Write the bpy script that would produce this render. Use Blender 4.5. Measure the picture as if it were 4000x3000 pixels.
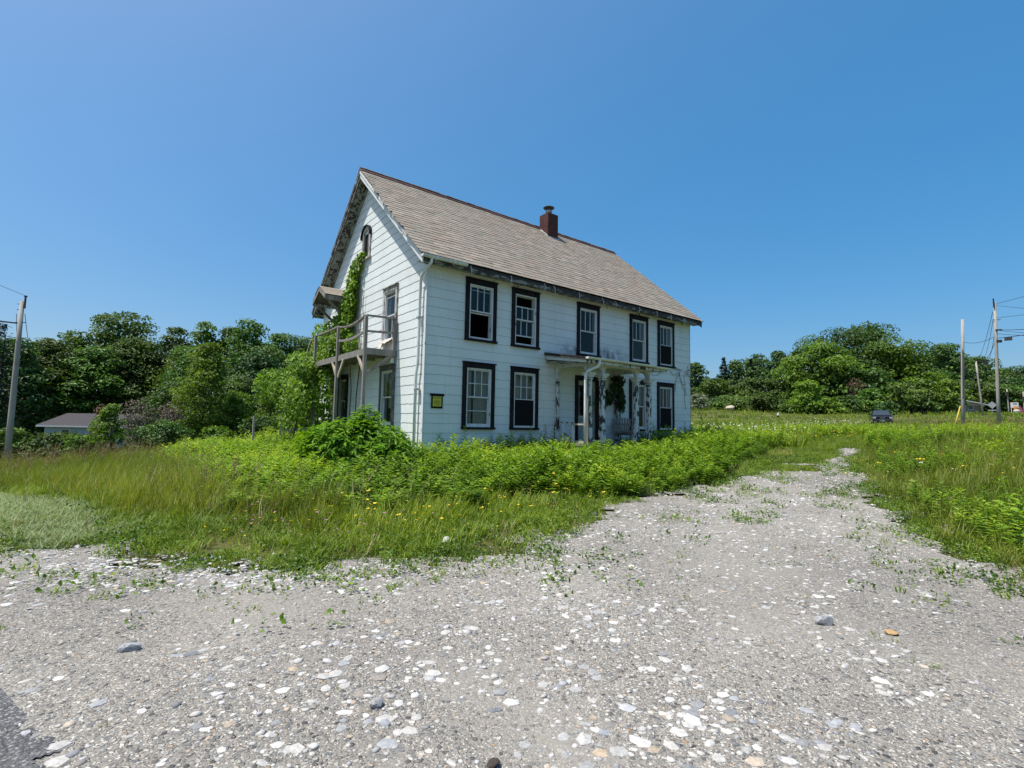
import bpy, bmesh, math, random
import numpy as np
from mathutils import Vector, Matrix

for o in list(bpy.data.objects):
    bpy.data.objects.remove(o)
sc = bpy.context.scene
COL = sc.collection
rd = random.Random(11)
rng = np.random.default_rng(11)
rad = math.radians

# ------------------------------------------------------------------ camera
PITCH, ROLL = 0.07755, 0.01932
fw = Vector((0, math.cos(PITCH), math.sin(PITCH)))
rt = Vector((1, 0, 0))
up = rt.cross(fw)
r2 = math.cos(ROLL) * rt + math.sin(ROLL) * up
u2 = -math.sin(ROLL) * rt + math.cos(ROLL) * up
cam = bpy.data.cameras.new('Camera')
cam.sensor_width = 36.0
cam.lens = 17.64
cam.clip_start = 0.05
cam.clip_end = 3000
co = bpy.data.objects.new('Camera', cam)
COL.objects.link(co)
co.matrix_world = Matrix(((r2.x, u2.x, -fw.x, 0), (r2.y, u2.y, -fw.y, 0), (r2.z, u2.z, -fw.z, 1.6), (0, 0, 0, 1)))
sc.camera = co

# ------------------------------------------------------------------ sky and sun
SUN = Vector((-1.036, -0.293, 2.74)).normalized()
world = bpy.data.worlds.new('World')
sc.world = world
world.use_nodes = True
wn = world.node_tree
bg = wn.nodes['Background']
sky = wn.nodes.new('ShaderNodeTexSky')
sky.sky_type = 'NISHITA'
sky.sun_disc = False
sky.sun_elevation = math.asin(SUN.z)
sky.sun_rotation = math.atan2(SUN.x, SUN.y)
sky.altitude = 400
sky.air_density = 0.9
sky.dust_density = 4.0
sky.ozone_density = 6.5
# the camera's own rendering of the sky: a little flatter and more saturated than the raw model, the same all round
gm = wn.nodes.new('ShaderNodeGamma')
gm.inputs[1].default_value = 0.58
hs = wn.nodes.new('ShaderNodeHueSaturation')
hs.inputs['Hue'].default_value = 0.494
hs.inputs['Saturation'].default_value = 1.78
wn.links.new(sky.outputs[0], gm.inputs[0])
wn.links.new(gm.outputs[0], hs.inputs['Color'])
wn.links.new(hs.outputs[0], bg.inputs[0])
bg.inputs[1].default_value = 0.15
sl = bpy.data.lights.new('Sun', 'SUN')
sl.energy = 3.1
sl.angle = rad(0.53)
sl.color = (1.0, 0.955, 0.88)
so = bpy.data.objects.new('Sun', sl)
COL.objects.link(so)
so.location = (-40, -10, 100)
so.rotation_euler = (-SUN).to_track_quat('-Z', 'Y').to_euler()
sc.view_settings.view_transform = 'Standard'
sc.view_settings.look = 'None'
sc.view_settings.gamma = 1
sc.view_settings.use_curve_mapping = False
sc.view_settings.exposure = 1.12

# ------------------------------------------------------------------ object helpers
def tag(o, label=None, cat=None, group=None, kind=None):
    if label: o['label'] = label
    if cat: o['category'] = cat
    if group: o['group'] = group
    if kind: o['kind'] = kind
    return o

def empty(name, loc=(0, 0, 0), rz=0, label=None, cat=None, group=None, parent=None):
    o = bpy.data.objects.new(name, None)
    COL.objects.link(o)
    o.location = loc
    o.rotation_euler = (0, 0, rz)
    o.empty_display_size = 0.2
    if parent: o.parent = parent
    return tag(o, label, cat, group)

def link(name, me, mat=None, parent=None):
    if mat is not None and not me.materials:
        for m in (mat if isinstance(mat, (list, tuple)) else [mat]):
            me.materials.append(m)
    o = bpy.data.objects.new(name, me)
    COL.objects.link(o)
    if parent: o.parent = parent
    return o

def copy_tree(o, parent=None):
    c = o.copy()
    COL.objects.link(c)
    c.parent = parent
    for ch in list(o.children):
        copy_tree(ch, c)
    return c

def tri_mesh(name, V, T, tint=None, smooth=False, mi=None):
    V = np.asarray(V, np.float32); T = np.asarray(T, np.int32)
    me = bpy.data.meshes.new(name)
    me.vertices.add(len(V)); me.vertices.foreach_set('co', V.ravel())
    me.loops.add(T.size); me.loops.foreach_set('vertex_index', T.ravel())
    me.polygons.add(len(T))
    me.polygons.foreach_set('loop_start', np.arange(0, T.size, 3, dtype=np.int32))
    me.polygons.foreach_set('loop_total', np.full(len(T), 3, np.int32))
    me.polygons.foreach_set('use_smooth', np.full(len(T), smooth, bool))
    if mi is not None: me.polygons.foreach_set('material_index', np.asarray(mi, np.int32))
    if tint is not None:
        a = me.attributes.new('tint', 'FLOAT', 'POINT')
        a.data.foreach_set('value', np.asarray(tint, np.float32))
    me.update()
    me.validate()
    return me

class MB:
    """collects simple solids into one mesh"""
    def __init__(s): s.V = []; s.F = []; s.M = []; s.S = []
    def add(s, vs, fs, m=0, smooth=False):
        b = len(s.V)
        s.V += [tuple(v) for v in vs]
        for f in fs:
            s.F.append([b + i for i in f]); s.M.append(m); s.S.append(smooth)
        return s
    def box(s, x0, x1, y0, y1, z0, z1, m=0):
        vs = [(x0,y0,z0),(x1,y0,z0),(x1,y1,z0),(x0,y1,z0),(x0,y0,z1),(x1,y0,z1),(x1,y1,z1),(x0,y1,z1)]
        return s.add(vs, [(3,2,1,0),(4,5,6,7),(0,1,5,4),(1,2,6,5),(2,3,7,6),(3,0,4,7)], m)
    def beam(s, p, q, w, h, m=0, side=None):
        p = Vector(p); q = Vector(q); d = (q - p).normalized()
        a = Vector(side) if side else (Vector((0,0,1)).cross(d) if abs(d.z) < .95 else Vector((1,0,0)))
        a = (a - d * a.dot(d)).normalized(); b = d.cross(a)
        vs = []
        for c in (p, q):
            for i, j in ((-1,-1),(1,-1),(1,1),(-1,1)):
                vs.append(c + a * (i * w / 2) + b * (j * h / 2))
        return s.add(vs, [(3,2,1,0),(4,5,6,7),(0,1,5,4),(1,2,6,5),(2,3,7,6),(3,0,4,7)], m)
    def tube(s, pts, rs, n=8, m=0, cap=True):
        pts = [Vector(p) for p in pts]
        if not isinstance(rs, (list, tuple)): rs = [rs] * len(pts)
        vs = []; fs = []; a = None
        for i, p in enumerate(pts):
            d = (pts[min(i+1, len(pts)-1)] - pts[max(i-1, 0)]).normalized()
            if a is None: a = d.orthogonal().normalized()
            a = (a - d * a.dot(d)).normalized(); b = d.cross(a)
            for k in range(n):
                t = 2 * math.pi * k / n
                vs.append(p + (a * math.cos(t) + b * math.sin(t)) * rs[i])
        for i in range(len(pts) - 1):
            for k in range(n):
                fs.append((i*n+k, i*n+(k+1) % n, (i+1)*n+(k+1) % n, (i+1)*n+k))
        if cap:
            fs.append(tuple(range(n-1, -1, -1))); fs.append(tuple(range((len(pts)-1)*n, len(pts)*n)))
        return s.add(vs, fs, m, n > 6)
    def lathe(s, prof, c, n=16, m=0):
        vs = []; fs = []
        for r, z in prof:
            for k in range(n):
                t = 2 * math.pi * k / n
                vs.append((c[0] + r*math.cos(t), c[1] + r*math.sin(t), c[2] + z))
        for i in range(len(prof)-1):
            for k in range(n):
                fs.append((i*n+k, i*n+(k+1) % n, (i+1)*n+(k+1) % n, (i+1)*n+k))
        fs.append(tuple(range(n-1, -1, -1))); fs.append(tuple(range((len(prof)-1)*n, len(prof)*n)))
        return s.add(vs, fs, m, True)
    def prism(s, poly, fn, d0, d1, m=0):
        """poly of (a,b); fn(a,b,d) -> xyz"""
        n = len(poly)
        vs = [fn(a, b, d0) for a, b in poly] + [fn(a, b, d1) for a, b in poly]
        fs = [tuple(range(n-1, -1, -1)), tuple(range(n, 2*n))] + [(i, (i+1) % n, n+(i+1) % n, n+i) for i in range(n)]
        return s.add(vs, fs, m)
    def mesh(s, name, fn=None, bevel=0):
        me = bpy.data.meshes.new(name)
        me.from_pydata([fn(*v) for v in s.V] if fn else s.V, [], s.F)
        me.polygons.foreach_set('material_index', s.M)
        me.polygons.foreach_set('use_smooth', s.S)
        bm = bmesh.new(); bm.from_mesh(me)
        bmesh.ops.recalc_face_normals(bm, faces=bm.faces)
        if bevel:
            bmesh.ops.bevel(bm, geom=[e for e in bm.edges if e.calc_face_angle(0) > .6], offset=bevel, segments=1, affect='EDGES', profile=.5)
        bm.to_mesh(me); bm.free()
        return me
    def build(s, name, mat, parent=None, fn=None, bevel=0):
        return link(name, s.mesh(name, fn, bevel), mat, parent)

# ------------------------------------------------------------------ material helpers
def newmat(name):
    m = bpy.data.materials.new(name); m.use_nodes = True
    nt = m.node_tree
    return m, nt, nt.nodes['Principled BSDF']

def nd(nt, t, ins=None, **kw):
    n = nt.nodes.new(t)
    for k, v in kw.items(): setattr(n, k, v)
    for k, v in (ins or {}).items():
        if isinstance(v, bpy.types.NodeSocket): nt.links.new(v, n.inputs[k])
        else: n.inputs[k].default_value = v
    return n

def rgba(c): return (c[0], c[1], c[2], 1)

def ramp(nt, fac, stops, interp='LINEAR'):
    n = nt.nodes.new('ShaderNodeValToRGB')
    n.color_ramp.interpolation = interp
    el = n.color_ramp.elements
    while len(el) < len(stops): el.new(.5)
    for e, (p, c) in zip(el, stops):
        e.position = p; e.color = rgba(c) if len(c) == 3 else c
    nt.links.new(fac, n.inputs[0])
    return n.outputs[0]

def mixc(nt, fac, a, b, mode='MIX'):
    n = nd(nt, 'ShaderNodeMix', data_type='RGBA', blend_type=mode)
    for s, v in ((0, fac), (6, a), (7, b)):
        if isinstance(v, bpy.types.NodeSocket): nt.links.new(v, n.inputs[s])
        elif s == 0: n.inputs[0].default_value = v
        else: n.inputs[s].default_value = rgba(v)
    return n.outputs[2]

def math_(nt, op, a, b=0.0, c=None, clamp=False):
    n = nd(nt, 'ShaderNodeMath', operation=op, use_clamp=clamp)
    for i, v in enumerate((a, b) if c is None else (a, b, c)):
        if isinstance(v, bpy.types.NodeSocket): nt.links.new(v, n.inputs[i])
        else: n.inputs[i].default_value = v
    return n.outputs[0]

def noise(nt, scale, detail=4, rough=.55, vec=None, stretch=None):
    if vec is None:
        vec = nt.nodes.new('ShaderNodeTexCoord').outputs['Object']
    if stretch:
        vec = nd(nt, 'ShaderNodeMapping', {'Vector': vec, 'Scale': stretch}).outputs[0]
    return nd(nt, 'ShaderNodeTexNoise', {'Vector': vec, 'Scale': scale, 'Detail': detail, 'Roughness': rough}).outputs[0]

def bump(nt, bs, h, strength=.4, dist=.01):
    b = nd(nt, 'ShaderNodeBump', {'Height': h, 'Strength': strength, 'Distance': dist})
    nt.links.new(b.outputs[0], bs.inputs['Normal'])

def pm(name, c1, c2=None, scale=6, rough=.75, bmp=0, bscale=None, stretch=None, spec=.3, metal=0, lo=.35, hi=.65, bdist=.01):
    m, nt, bs = newmat(name)
    bs.inputs['Roughness'].default_value = rough
    bs.inputs['Specular IOR Level'].default_value = spec
    bs.inputs['Metallic'].default_value = metal
    if c2 is None: c2 = tuple(x * .8 for x in c1)
    nz = noise(nt, scale, 5, .6, stretch=stretch)
    nt.links.new(ramp(nt, nz, [(lo, c1), (hi, c2)]), bs.inputs['Base Color'])
    if bmp:
        bump(nt, bs, noise(nt, bscale or scale * 4, 4, .6, stretch=stretch), bmp, bdist)
    return m

def peel(name, paint, wood, amount=.5, scale=9, stretch=(1, 1, .35), rough=.7):
    """old paint flaking off weathered wood"""
    m, nt, bs = newmat(name)
    bs.inputs['Roughness'].default_value = rough
    bs.inputs['Specular IOR Level'].default_value = .25
    a = noise(nt, scale, 6, .62, stretch=stretch)
    b = noise(nt, scale * .22, 2, .5)
    v = math_(nt, 'ADD', a, math_(nt, 'MULTIPLY', math_(nt, 'SUBTRACT', b, .5), .7))
    t = .5 + (.5 - amount) * .45
    msk = ramp(nt, v, [(t - .015, (0, 0, 0)), (t + .015, (1, 1, 1))])
    g = noise(nt, 30, 3, .6, stretch=(1, 1, .08))
    woodc = mixc(nt, g, tuple(x * .55 for x in wood), tuple(min(1, x * 1.35) for x in wood))
    paintc = mixc(nt, noise(nt, 14, 4), paint, tuple(x * .82 for x in paint))
    nt.links.new(mixc(nt, msk, paintc, woodc), bs.inputs['Base Color'])
    bump(nt, bs, math_(nt, 'SUBTRACT', 1.0, msk), .5, .004)
    return m

def leafmat(name, ca, cb, trans=.3, rough=.55, objvar=.0, cc=None):
    """ca..cb blended by the per-leaf 'tint' attribute"""
    m, nt, bs = newmat(name)
    at = nd(nt, 'ShaderNodeAttribute', attribute_name='tint').outputs['Fac']
    stops = [(0, ca), (1, cb)] if cc is None else [(0, ca), (.8, cb), (1, cc)]
    col = ramp(nt, at, stops)
    if objvar:
        r = nd(nt, 'ShaderNodeObjectInfo').outputs['Random']
        hs = nd(nt, 'ShaderNodeHueSaturation', {'Color': col, 'Hue': math_(nt, 'MULTIPLY_ADD', r, .05 * objvar, .5 - .025 * objvar),
            'Value': math_(nt, 'MULTIPLY_ADD', math_(nt, 'FRACT', math_(nt, 'MULTIPLY', r, 7.31)), .7 * objvar, 1 - .35 * objvar)})
        col = hs.outputs[0]
    nt.links.new(col, bs.inputs['Base Color'])
    bs.inputs['Roughness'].default_value = rough
    bs.inputs['Specular IOR Level'].default_value = .35
    tr = nd(nt, 'ShaderNodeBsdfTranslucent', {'Color': mixc(nt, .5, col, (.32, .42, .02), 'MULTIPLY')})
    tr.inputs['Color'].default_value = (1, 1, 1, 1)
    tc = mixc(nt, 1.0, col, (1.5, 1.45, .55), 'MULTIPLY')
    nt.links.new(tc, tr.inputs['Color'])
    mx = nd(nt, 'ShaderNodeMixShader', {0: trans, 1: bs.outputs[0], 2: tr.outputs[0]})
    nt.links.new(mx.outputs[0], nt.nodes['Material Output'].inputs[0])
    return m

# ------------------------------------------------------------------ terrain
CP = np.array([(0,0,0),(0,3,0),(-3,3,0),(3,3,0),(-5,6,0),(5,6,.02),(0,6.5,.03),(-10,6,-.1),(8,7,.08),(-2.4,13.65,.3),(-6,12,.15),
    (7.6,21.3,.75),(3,17.5,.5),(-10,15,-.1),(-14,22,-.15),(-22,22,-.95),(-9,22,.3),(-12,30,-1.2),(-25,40,-3),(-5,40,-.8),(-54,60,-4),
    (-30,75,-5),(0,80,1.5),(12,20,.8),(20,25,1.05),(14,10,.4),(25,18,1.2),(35,38,1.7),(35,48,1.7),(44,60,2.0),(65,70,3.9),(31,85,4.3),(45,95,5.),
    (80,85,4.5),(100,130,6),(60,130,6.5),(-60,130,-5),(-20,-5,-.3),(20,-5,.2),(0,-10,0),(-40,20,-2.5),(50,30,1.9),(-15,15,-.55),(-10,11,-.2)], float)
def _phi(r): return np.where(r > 0, r * r * np.log(np.maximum(r, 1e-9)), 0)
_n = len(CP)
_A = np.zeros((_n + 3, _n + 3))
_A[:_n, :_n] = _phi(np.hypot(CP[:, None, 0] - CP[None, :, 0], CP[:, None, 1] - CP[None, :, 1])) + np.eye(_n) * 2.0
_A[:_n, _n] = 1; _A[:_n, _n+1:] = CP[:, :2]; _A[_n, :_n] = 1; _A[_n+1:, :_n] = CP[:, :2].T
_W = np.linalg.solve(_A, np.r_[CP[:, 2], 0, 0, 0])
def Hh(x, y):
    x = np.asarray(x, float); y = np.asarray(y, float)
    r = np.hypot(x, y - 40); s = np.minimum(1, 130 / np.maximum(r, 1e-6))
    x2 = x * s; y2 = 40 + (y - 40) * s
    out = _W[_n] + _W[_n+1] * x2 + _W[_n+2] * y2
    for i in range(_n): out = out + _W[i] * _phi(np.hypot(x2 - CP[i, 0], y2 - CP[i, 1]))
    return out
def hz(x, y): return float(Hh(x, y))

def vnoise(x, y, s, seed=0):
    """smooth value noise 0..1 on numpy arrays"""
    x = np.asarray(x, float) / s; y = np.asarray(y, float) / s
    ix = np.floor(x).astype(int); iy = np.floor(y).astype(int); fx = x - ix; fy = y - iy
    fx = fx * fx * (3 - 2 * fx); fy = fy * fy * (3 - 2 * fy)
    def h(a, b):
        v = np.sin(a * 127.1 + b * 311.7 + seed * 74.7) * 43758.5453
        return v - np.floor(v)
    return (h(ix, iy) * (1 - fx) + h(ix + 1, iy) * fx) * (1 - fy) + (h(ix, iy + 1) * (1 - fx) + h(ix + 1, iy + 1) * fx) * fy

def inpoly(x, y, P):
    c = np.zeros(np.shape(x), bool)
    n = len(P)
    for i in range(n):
        x1, y1 = P[i]; x2, y2 = P[(i + 1) % n]
        if y1 == y2: continue
        c ^= ((y1 > y) != (y2 > y)) & (x < (x2 - x1) * (y - y1) / (y2 - y1) + x1)
    return c
def dpoly(x, y, P, closed=True):
    d = np.full(np.shape(x), 1e9)
    n = len(P)
    for i in range(n if closed else n - 1):
        ax, ay = P[i]; bx, by = P[(i + 1) % n]
        t = np.clip(((x - ax) * (bx - ax) + (y - ay) * (by - ay)) / ((bx - ax) ** 2 + (by - ay) ** 2), 0, 1)
        d = np.minimum(d, np.hypot(x - ax - t * (bx - ax), y - ay - t * (by - ay)))
    return d

GRAV = [(-16,13.4),(-9,8.2),(-5.88,5.94),(-4.77,5.89),(-3.35,5.49),(-2.15,5.24),(-1.47,5.49),(-.5,5.64),(.29,6.19),(.96,7.09),(1.8,8.64),(2.76,10.14),
        (4.63,11.59),(6.75,13.73),(9.82,17.38),(14.6,24),(18.5,29),(20.5,29),(15.6,22.3),(10.4,15.53),(7.9,11.14),(6.65,8.94),(6.1,7.69),(5.64,6.24),(4.94,4.94),
        (6.5,2.8),(9,-1),(12,-8),(-14,-8),(-18,4)]
ROAD = [(-17,13.2),(-9,7.75),(-3.6,3.72),(-3.1,3.38),(-2.63,3.03),(-2.2,2.68),(-1.95,2.38),(-1.6,1.9),(-.9,1.0),(3,-2.5),(9,-7),(-2,-16),(-26,4)]
def dG(x, y):
    """signed distance to the gravel, positive outside"""
    d = dpoly(x, y, GRAV)
    return np.where(inpoly(x, y, GRAV), -d, d)

def axis(a, b, fine0, fine1, step, grow=1.18):
    l = list(np.arange(fine0, fine1 + 1e-6, step))
    s = step; v = fine1
    while v < b: s *= grow; v += s; l.append(v)
    s = step; v = fine0
    while v > a: s *= grow; v -= s; l.insert(0, v)
    return np.array(l)

def grid_mesh(name, xs, ys, zf, keep=None):
    X, Y = np.meshgrid(xs, ys)
    Z = zf(X, Y)
    V = np.stack([X.ravel(), Y.ravel(), Z.ravel()], 1)
    nx = len(xs)
    i = np.arange(len(ys) - 1)[:, None] * nx + np.arange(nx - 1)[None, :]
    i = i.ravel()
    if keep is not None:
        cx = (X[:-1, :-1] + X[1:, 1:]).ravel() / 2; cy = (Y[:-1, :-1] + Y[1:, 1:]).ravel() / 2
        i = i[keep(cx, cy)]
    T = np.concatenate([np.stack([i, i + 1, i + nx + 1], 1), np.stack([i, i + nx + 1, i + nx], 1)])
    u, inv = np.unique(T, return_inverse=True)
    return tri_mesh(name, V[u], inv.reshape(T.shape), smooth=True)

def mat_soil():
    m, nt, bs = newmat('meadow_soil')
    a = noise(nt, .35, 5); b = noise(nt, 3.5, 6, .65)
    c = mixc(nt, b, (.028, .045, .010), (.085, .10, .025))
    c = mixc(nt, ramp(nt, a, [(.42, (0, 0, 0)), (.62, (1, 1, 1))]), c, (.12, .115, .04))
    nt.links.new(c, bs.inputs['Base Color']); bs.inputs['Roughness'].default_value = .95
    bs.inputs['Specular IOR Level'].default_value = .1
    bump(nt, bs, noise(nt, 9, 6, .7), .9, .08)
    return m

def mat_gravel():
    m, nt, bs = newmat('gravel_dirt')
    co_ = nt.nodes.new('ShaderNodeTexCoord').outputs['Object']
    wob = nd(nt, 'ShaderNodeVectorMath', {0: co_, 1: nd(nt, 'ShaderNodeVectorMath', {0: nd(nt, 'ShaderNodeTexNoise', {'Vector': co_, 'Scale': 14.0}).outputs[1], 1: (.05, .05, .0)}, operation='MULTIPLY').outputs[0]}, operation='ADD').outputs[0]
    def cells(s):
        v = nd(nt, 'ShaderNodeTexVoronoi', {'Vector': wob, 'Scale': s, 'Randomness': 1.0}, feature='F1')
        return v.outputs['Distance'], v.outputs['Color']
    d1, c1 = cells(95); d2, c2 = cells(30)
    sp1 = nd(nt, 'ShaderNodeSeparateColor', {0: c1}); sp2 = nd(nt, 'ShaderNodeSeparateColor', {0: c2})
    stone = [(0, (.065, .066, .070)), (.22, (.15, .147, .142)), (.42, (.25, .234, .21)), (.58, (.145, .155, .172)), (.74, (.36, .342, .31)), (.9, (.60, .585, .555)), (1, (.33, .23, .14))]
    k1 = ramp(nt, sp1.outputs[0], stone); k2 = ramp(nt, sp2.outputs[0], stone)
    dirt = mixc(nt, noise(nt, 55, 6, .7, vec=co_), (.165, .157, .143), (.315, .30, .275))
    sand = ramp(nt, noise(nt, .55, 5, .6, vec=co_), [(.47, (0, 0, 0)), (.64, (1, 1, 1))])
    peb = mixc(nt, ramp(nt, d1, [(.38, (1, 1, 1)), (.60, (0, 0, 0))]), dirt, k1)
    big = math_(nt, 'MULTIPLY', ramp(nt, d2, [(.34, (1, 1, 1)), (.46, (0, 0, 0))]), ramp(nt, sp2.outputs[1], [(.42, (0, 0, 0)), (.46, (1, 1, 1))]))
    peb = mixc(nt, big, peb, k2)
    c = mixc(nt, math_(nt, 'MULTIPLY', sand, .78), peb, dirt)
    tone = ramp(nt, noise(nt, .3, 3, .5, vec=co_), [(.3, (.80, .785, .765)), (.7, (1.08, 1.06, 1.02))])
    c = mixc(nt, 1.0, c, tone, 'MULTIPLY')
    nt.links.new(c, bs.inputs['Base Color'])
    bs.inputs['Roughness'].default_value = .9; bs.inputs['Specular IOR Level'].default_value = .15
    h = math_(nt, 'ADD', math_(nt, 'MULTIPLY', math_(nt, 'SUBTRACT', .6, d1), .6), math_(nt, 'MULTIPLY', big, .9))
    h = math_(nt, 'ADD', math_(nt, 'MULTIPLY', h, math_(nt, 'SUBTRACT', 1.15, sand)), math_(nt, 'MULTIPLY', noise(nt, 120, 3, vec=co_), .35))
    bump(nt, bs, h, .9, .012)
    return m

def mat_asphalt():
    m, nt, bs = newmat('old_asphalt')
    co_ = nt.nodes.new('ShaderNodeTexCoord').outputs['Object']
    v = nd(nt, 'ShaderNodeTexVoronoi', {'Vector': co_, 'Scale': 95.0})
    k = ramp(nt, nd(nt, 'ShaderNodeSeparateColor', {0: v.outputs['Color']}).outputs[0], [(0, (.034, .035, .038)), (.55, (.066, .068, .073)), (.85, (.14, .14, .143)), (1, (.32, .31, .30))])
    ed = nd(nt, 'ShaderNodeTexVoronoi', {'Vector': nd(nt, 'ShaderNodeVectorMath', {0: co_, 1: nd(nt, 'ShaderNodeTexNoise', {'Vector': co_, 'Scale': .7, 'Detail': 6.0}).outputs[1]}, operation='ADD').outputs[0], 'Scale': 1.6}, feature='DISTANCE_TO_EDGE').outputs['Distance']
    crack = ramp(nt, ed, [(.003, (0, 0, 0)), (.012, (1, 1, 1))])
    k = mixc(nt, math_(nt, 'MULTIPLY_ADD', crack, .55, .45), (.03, .03, .03), k)
    dust = ramp(nt, noise(nt, 1.3, 5, .6, vec=co_), [(.38, (0, 0, 0)), (.66, (1, 1, 1))])
    k = mixc(nt, math_(nt, 'MULTIPLY', dust, .35), k, (.20, .192, .178))
    nt.links.new(k, bs.inputs['Base Color'])
    bs.inputs['Roughness'].default_value = .85; bs.inputs['Specular IOR Level'].default_value = .3
    bump(nt, bs, math_(nt, 'ADD', math_(nt, 'SUBTRACT', .5, v.outputs['Distance']), math_(nt, 'MULTIPLY', crack, .8)), .7, .008)
    return m

M_SOIL = mat_soil(); M_GRAVEL = mat_gravel(); M_ASPH = mat_asphalt()
gx = axis(-900, 900, -24, 26, .5); gy = axis(-120, 1400, -4, 34, .5)
ground = link('ground', grid_mesh('ground', gx, gy, lambda X, Y: Hh(X, Y) - np.where(dG(X, Y) < .9, .02, 0) + (vnoise(X, Y, 1.3) - .5) * .05 * np.clip(dG(X, Y), 0, 1)), M_SOIL)
tag(ground, kind='structure')
def zgrav(X, Y):
    rut = (vnoise(X, Y, 1.1, 3) - .5) * .035 + (vnoise(X, Y, .35, 5) - .5) * .012
    return Hh(X, Y) + .012 + rut * np.clip(-dG(X, Y) / .6, 0, 1) * np.clip(np.hypot(X + 3, Y - 3), .3, 1) - np.clip((dG(X, Y) - .7) * .25, 0, .2)
def ctrack(y): return 6.1 + (y - 9) * .765
def ontrack(x, y):
    o = np.abs(np.abs(x - ctrack(y)) - 1.0) + (vnoise(x, y, .7, 13) - .5) * .6
    return (y < 14.4 + (vnoise(x, y, 1.1, 14) - .5) * 3) | (o < .38 - .05 * np.clip(y - 17, 0, 8))
def keepg(cx, cy): return ontrack(cx, cy) & (dG(cx, cy) + (vnoise(cx, cy, .8, 9) - .5) * 1.5 + (vnoise(cx, cy, .2, 10) - .5) * .4 < .2) & ~(inpoly(cx, cy, ROAD) & (dpoly(cx, cy, ROAD) > .30))
drive = link('gravel_drive', grid_mesh('gravel_drive', axis(-17, 22, -7, 9, .09, 1.08), axis(-8, 30, 1.2, 11, .09, 1.06), zgrav, keepg), M_GRAVEL)
tag(drive, kind='structure')
def keepr(cx, cy): return inpoly(cx, cy, ROAD) & (dpoly(cx, cy, ROAD) + (vnoise(cx, cy, .3, 2) - .5) * .25 + (vnoise(cx, cy, .07, 6) - .5) * .12 > .06)
road = link('asphalt_road', grid_mesh('asphalt_road', axis(-26, 9, -4.4, -1.2, .022, 1.12), axis(-16, 14, 1.8, 4.6, .022, 1.12), lambda X, Y: Hh(X, Y) + .022 + (vnoise(X, Y, .8, 4) - .5) * .008 - .02 * np.clip(1 - dpoly(X, Y, ROAD) / .3, 0, 1), keepr), M_ASPH)
tag(road, kind='structure')

# ------------------------------------------------------------------ the old house (local axes: x along the front, y into the house)
M_SHEATH = pm('old_sheathing', (.16, .13, .10), (.10, .08, .06), 4, .9)
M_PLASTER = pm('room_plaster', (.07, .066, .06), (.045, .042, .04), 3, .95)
M_EDGE_SHADE = pm('shingle_edge_shade', (.24, .26, .26), (.16, .175, .175), 8, .9)  # darker grey on the butt edges paints the shadow line under each course
M_CASING = pm('charcoal_casing_paint', (.007, .006, .0075), (.020, .017, .018), 10, .65, .5, 26, stretch=(1, 1, .3), bdist=.006, spec=.15)
M_CASING_W = peel('weathered_casing_paint', (.48, .47, .44), (.20, .17, .14), .42, 14)
M_CASING_G = peel('grey_casing_paint', (.10, .105, .115), (.24, .22, .2), .3, 12)
M_WHITE = peel('old_white_paint', (.70, .71, .70), (.26, .22, .18), .12, 12)
M_SASH = pm('sash_white_paint', (.66, .67, .67), (.5, .51, .52), 9, .5)
M_PEEL = peel('porch_flaking_paint', (.62, .64, .63), (.06, .05, .046), .47, 15, (1, 1, .35))
M_PEEL2 = peel('eave_flaking_paint', (.34, .35, .33), (.06, .057, .053), .43, 20, (.6, .6, .6))
M_FASCIA = peel('fascia_flaking_paint', (.26, .255, .235), (.05, .045, .04), .55, 18, (.3, 1, 1))
M_WOOD = pm('silvered_timber', (.27, .25, .225), (.15, .138, .124), 7, .85, .5, 30, stretch=(1, 1, .12), bdist=.004)
M_WOOD_L = pm('pale_timber', (.48, .42, .33), (.34, .29, .23), 7, .8, .4, 30, stretch=(1, 1, .12))
M_METAL_W = pm('white_gutter_paint', (.72, .73, .72), (.56, .57, .56), 5, .4, spec=.5)
M_METAL_G = pm('galvanised_metal', (.42, .43, .44), (.28, .29, .30), 8, .4, spec=.5, metal=.6)
M_TAR = pm('black_roof_felt', (.030, .028, .030), (.07, .062, .058), 9, .9, .6, 30)
M_STONE = pm('foundation_stone', (.20, .19, .18), (.10, .095, .09), 5, .9, .8, 8, bdist=.03)
M_MORTAR = pm('mortar', (.20, .17, .15), (.13, .11, .10), 20, .95)

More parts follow.
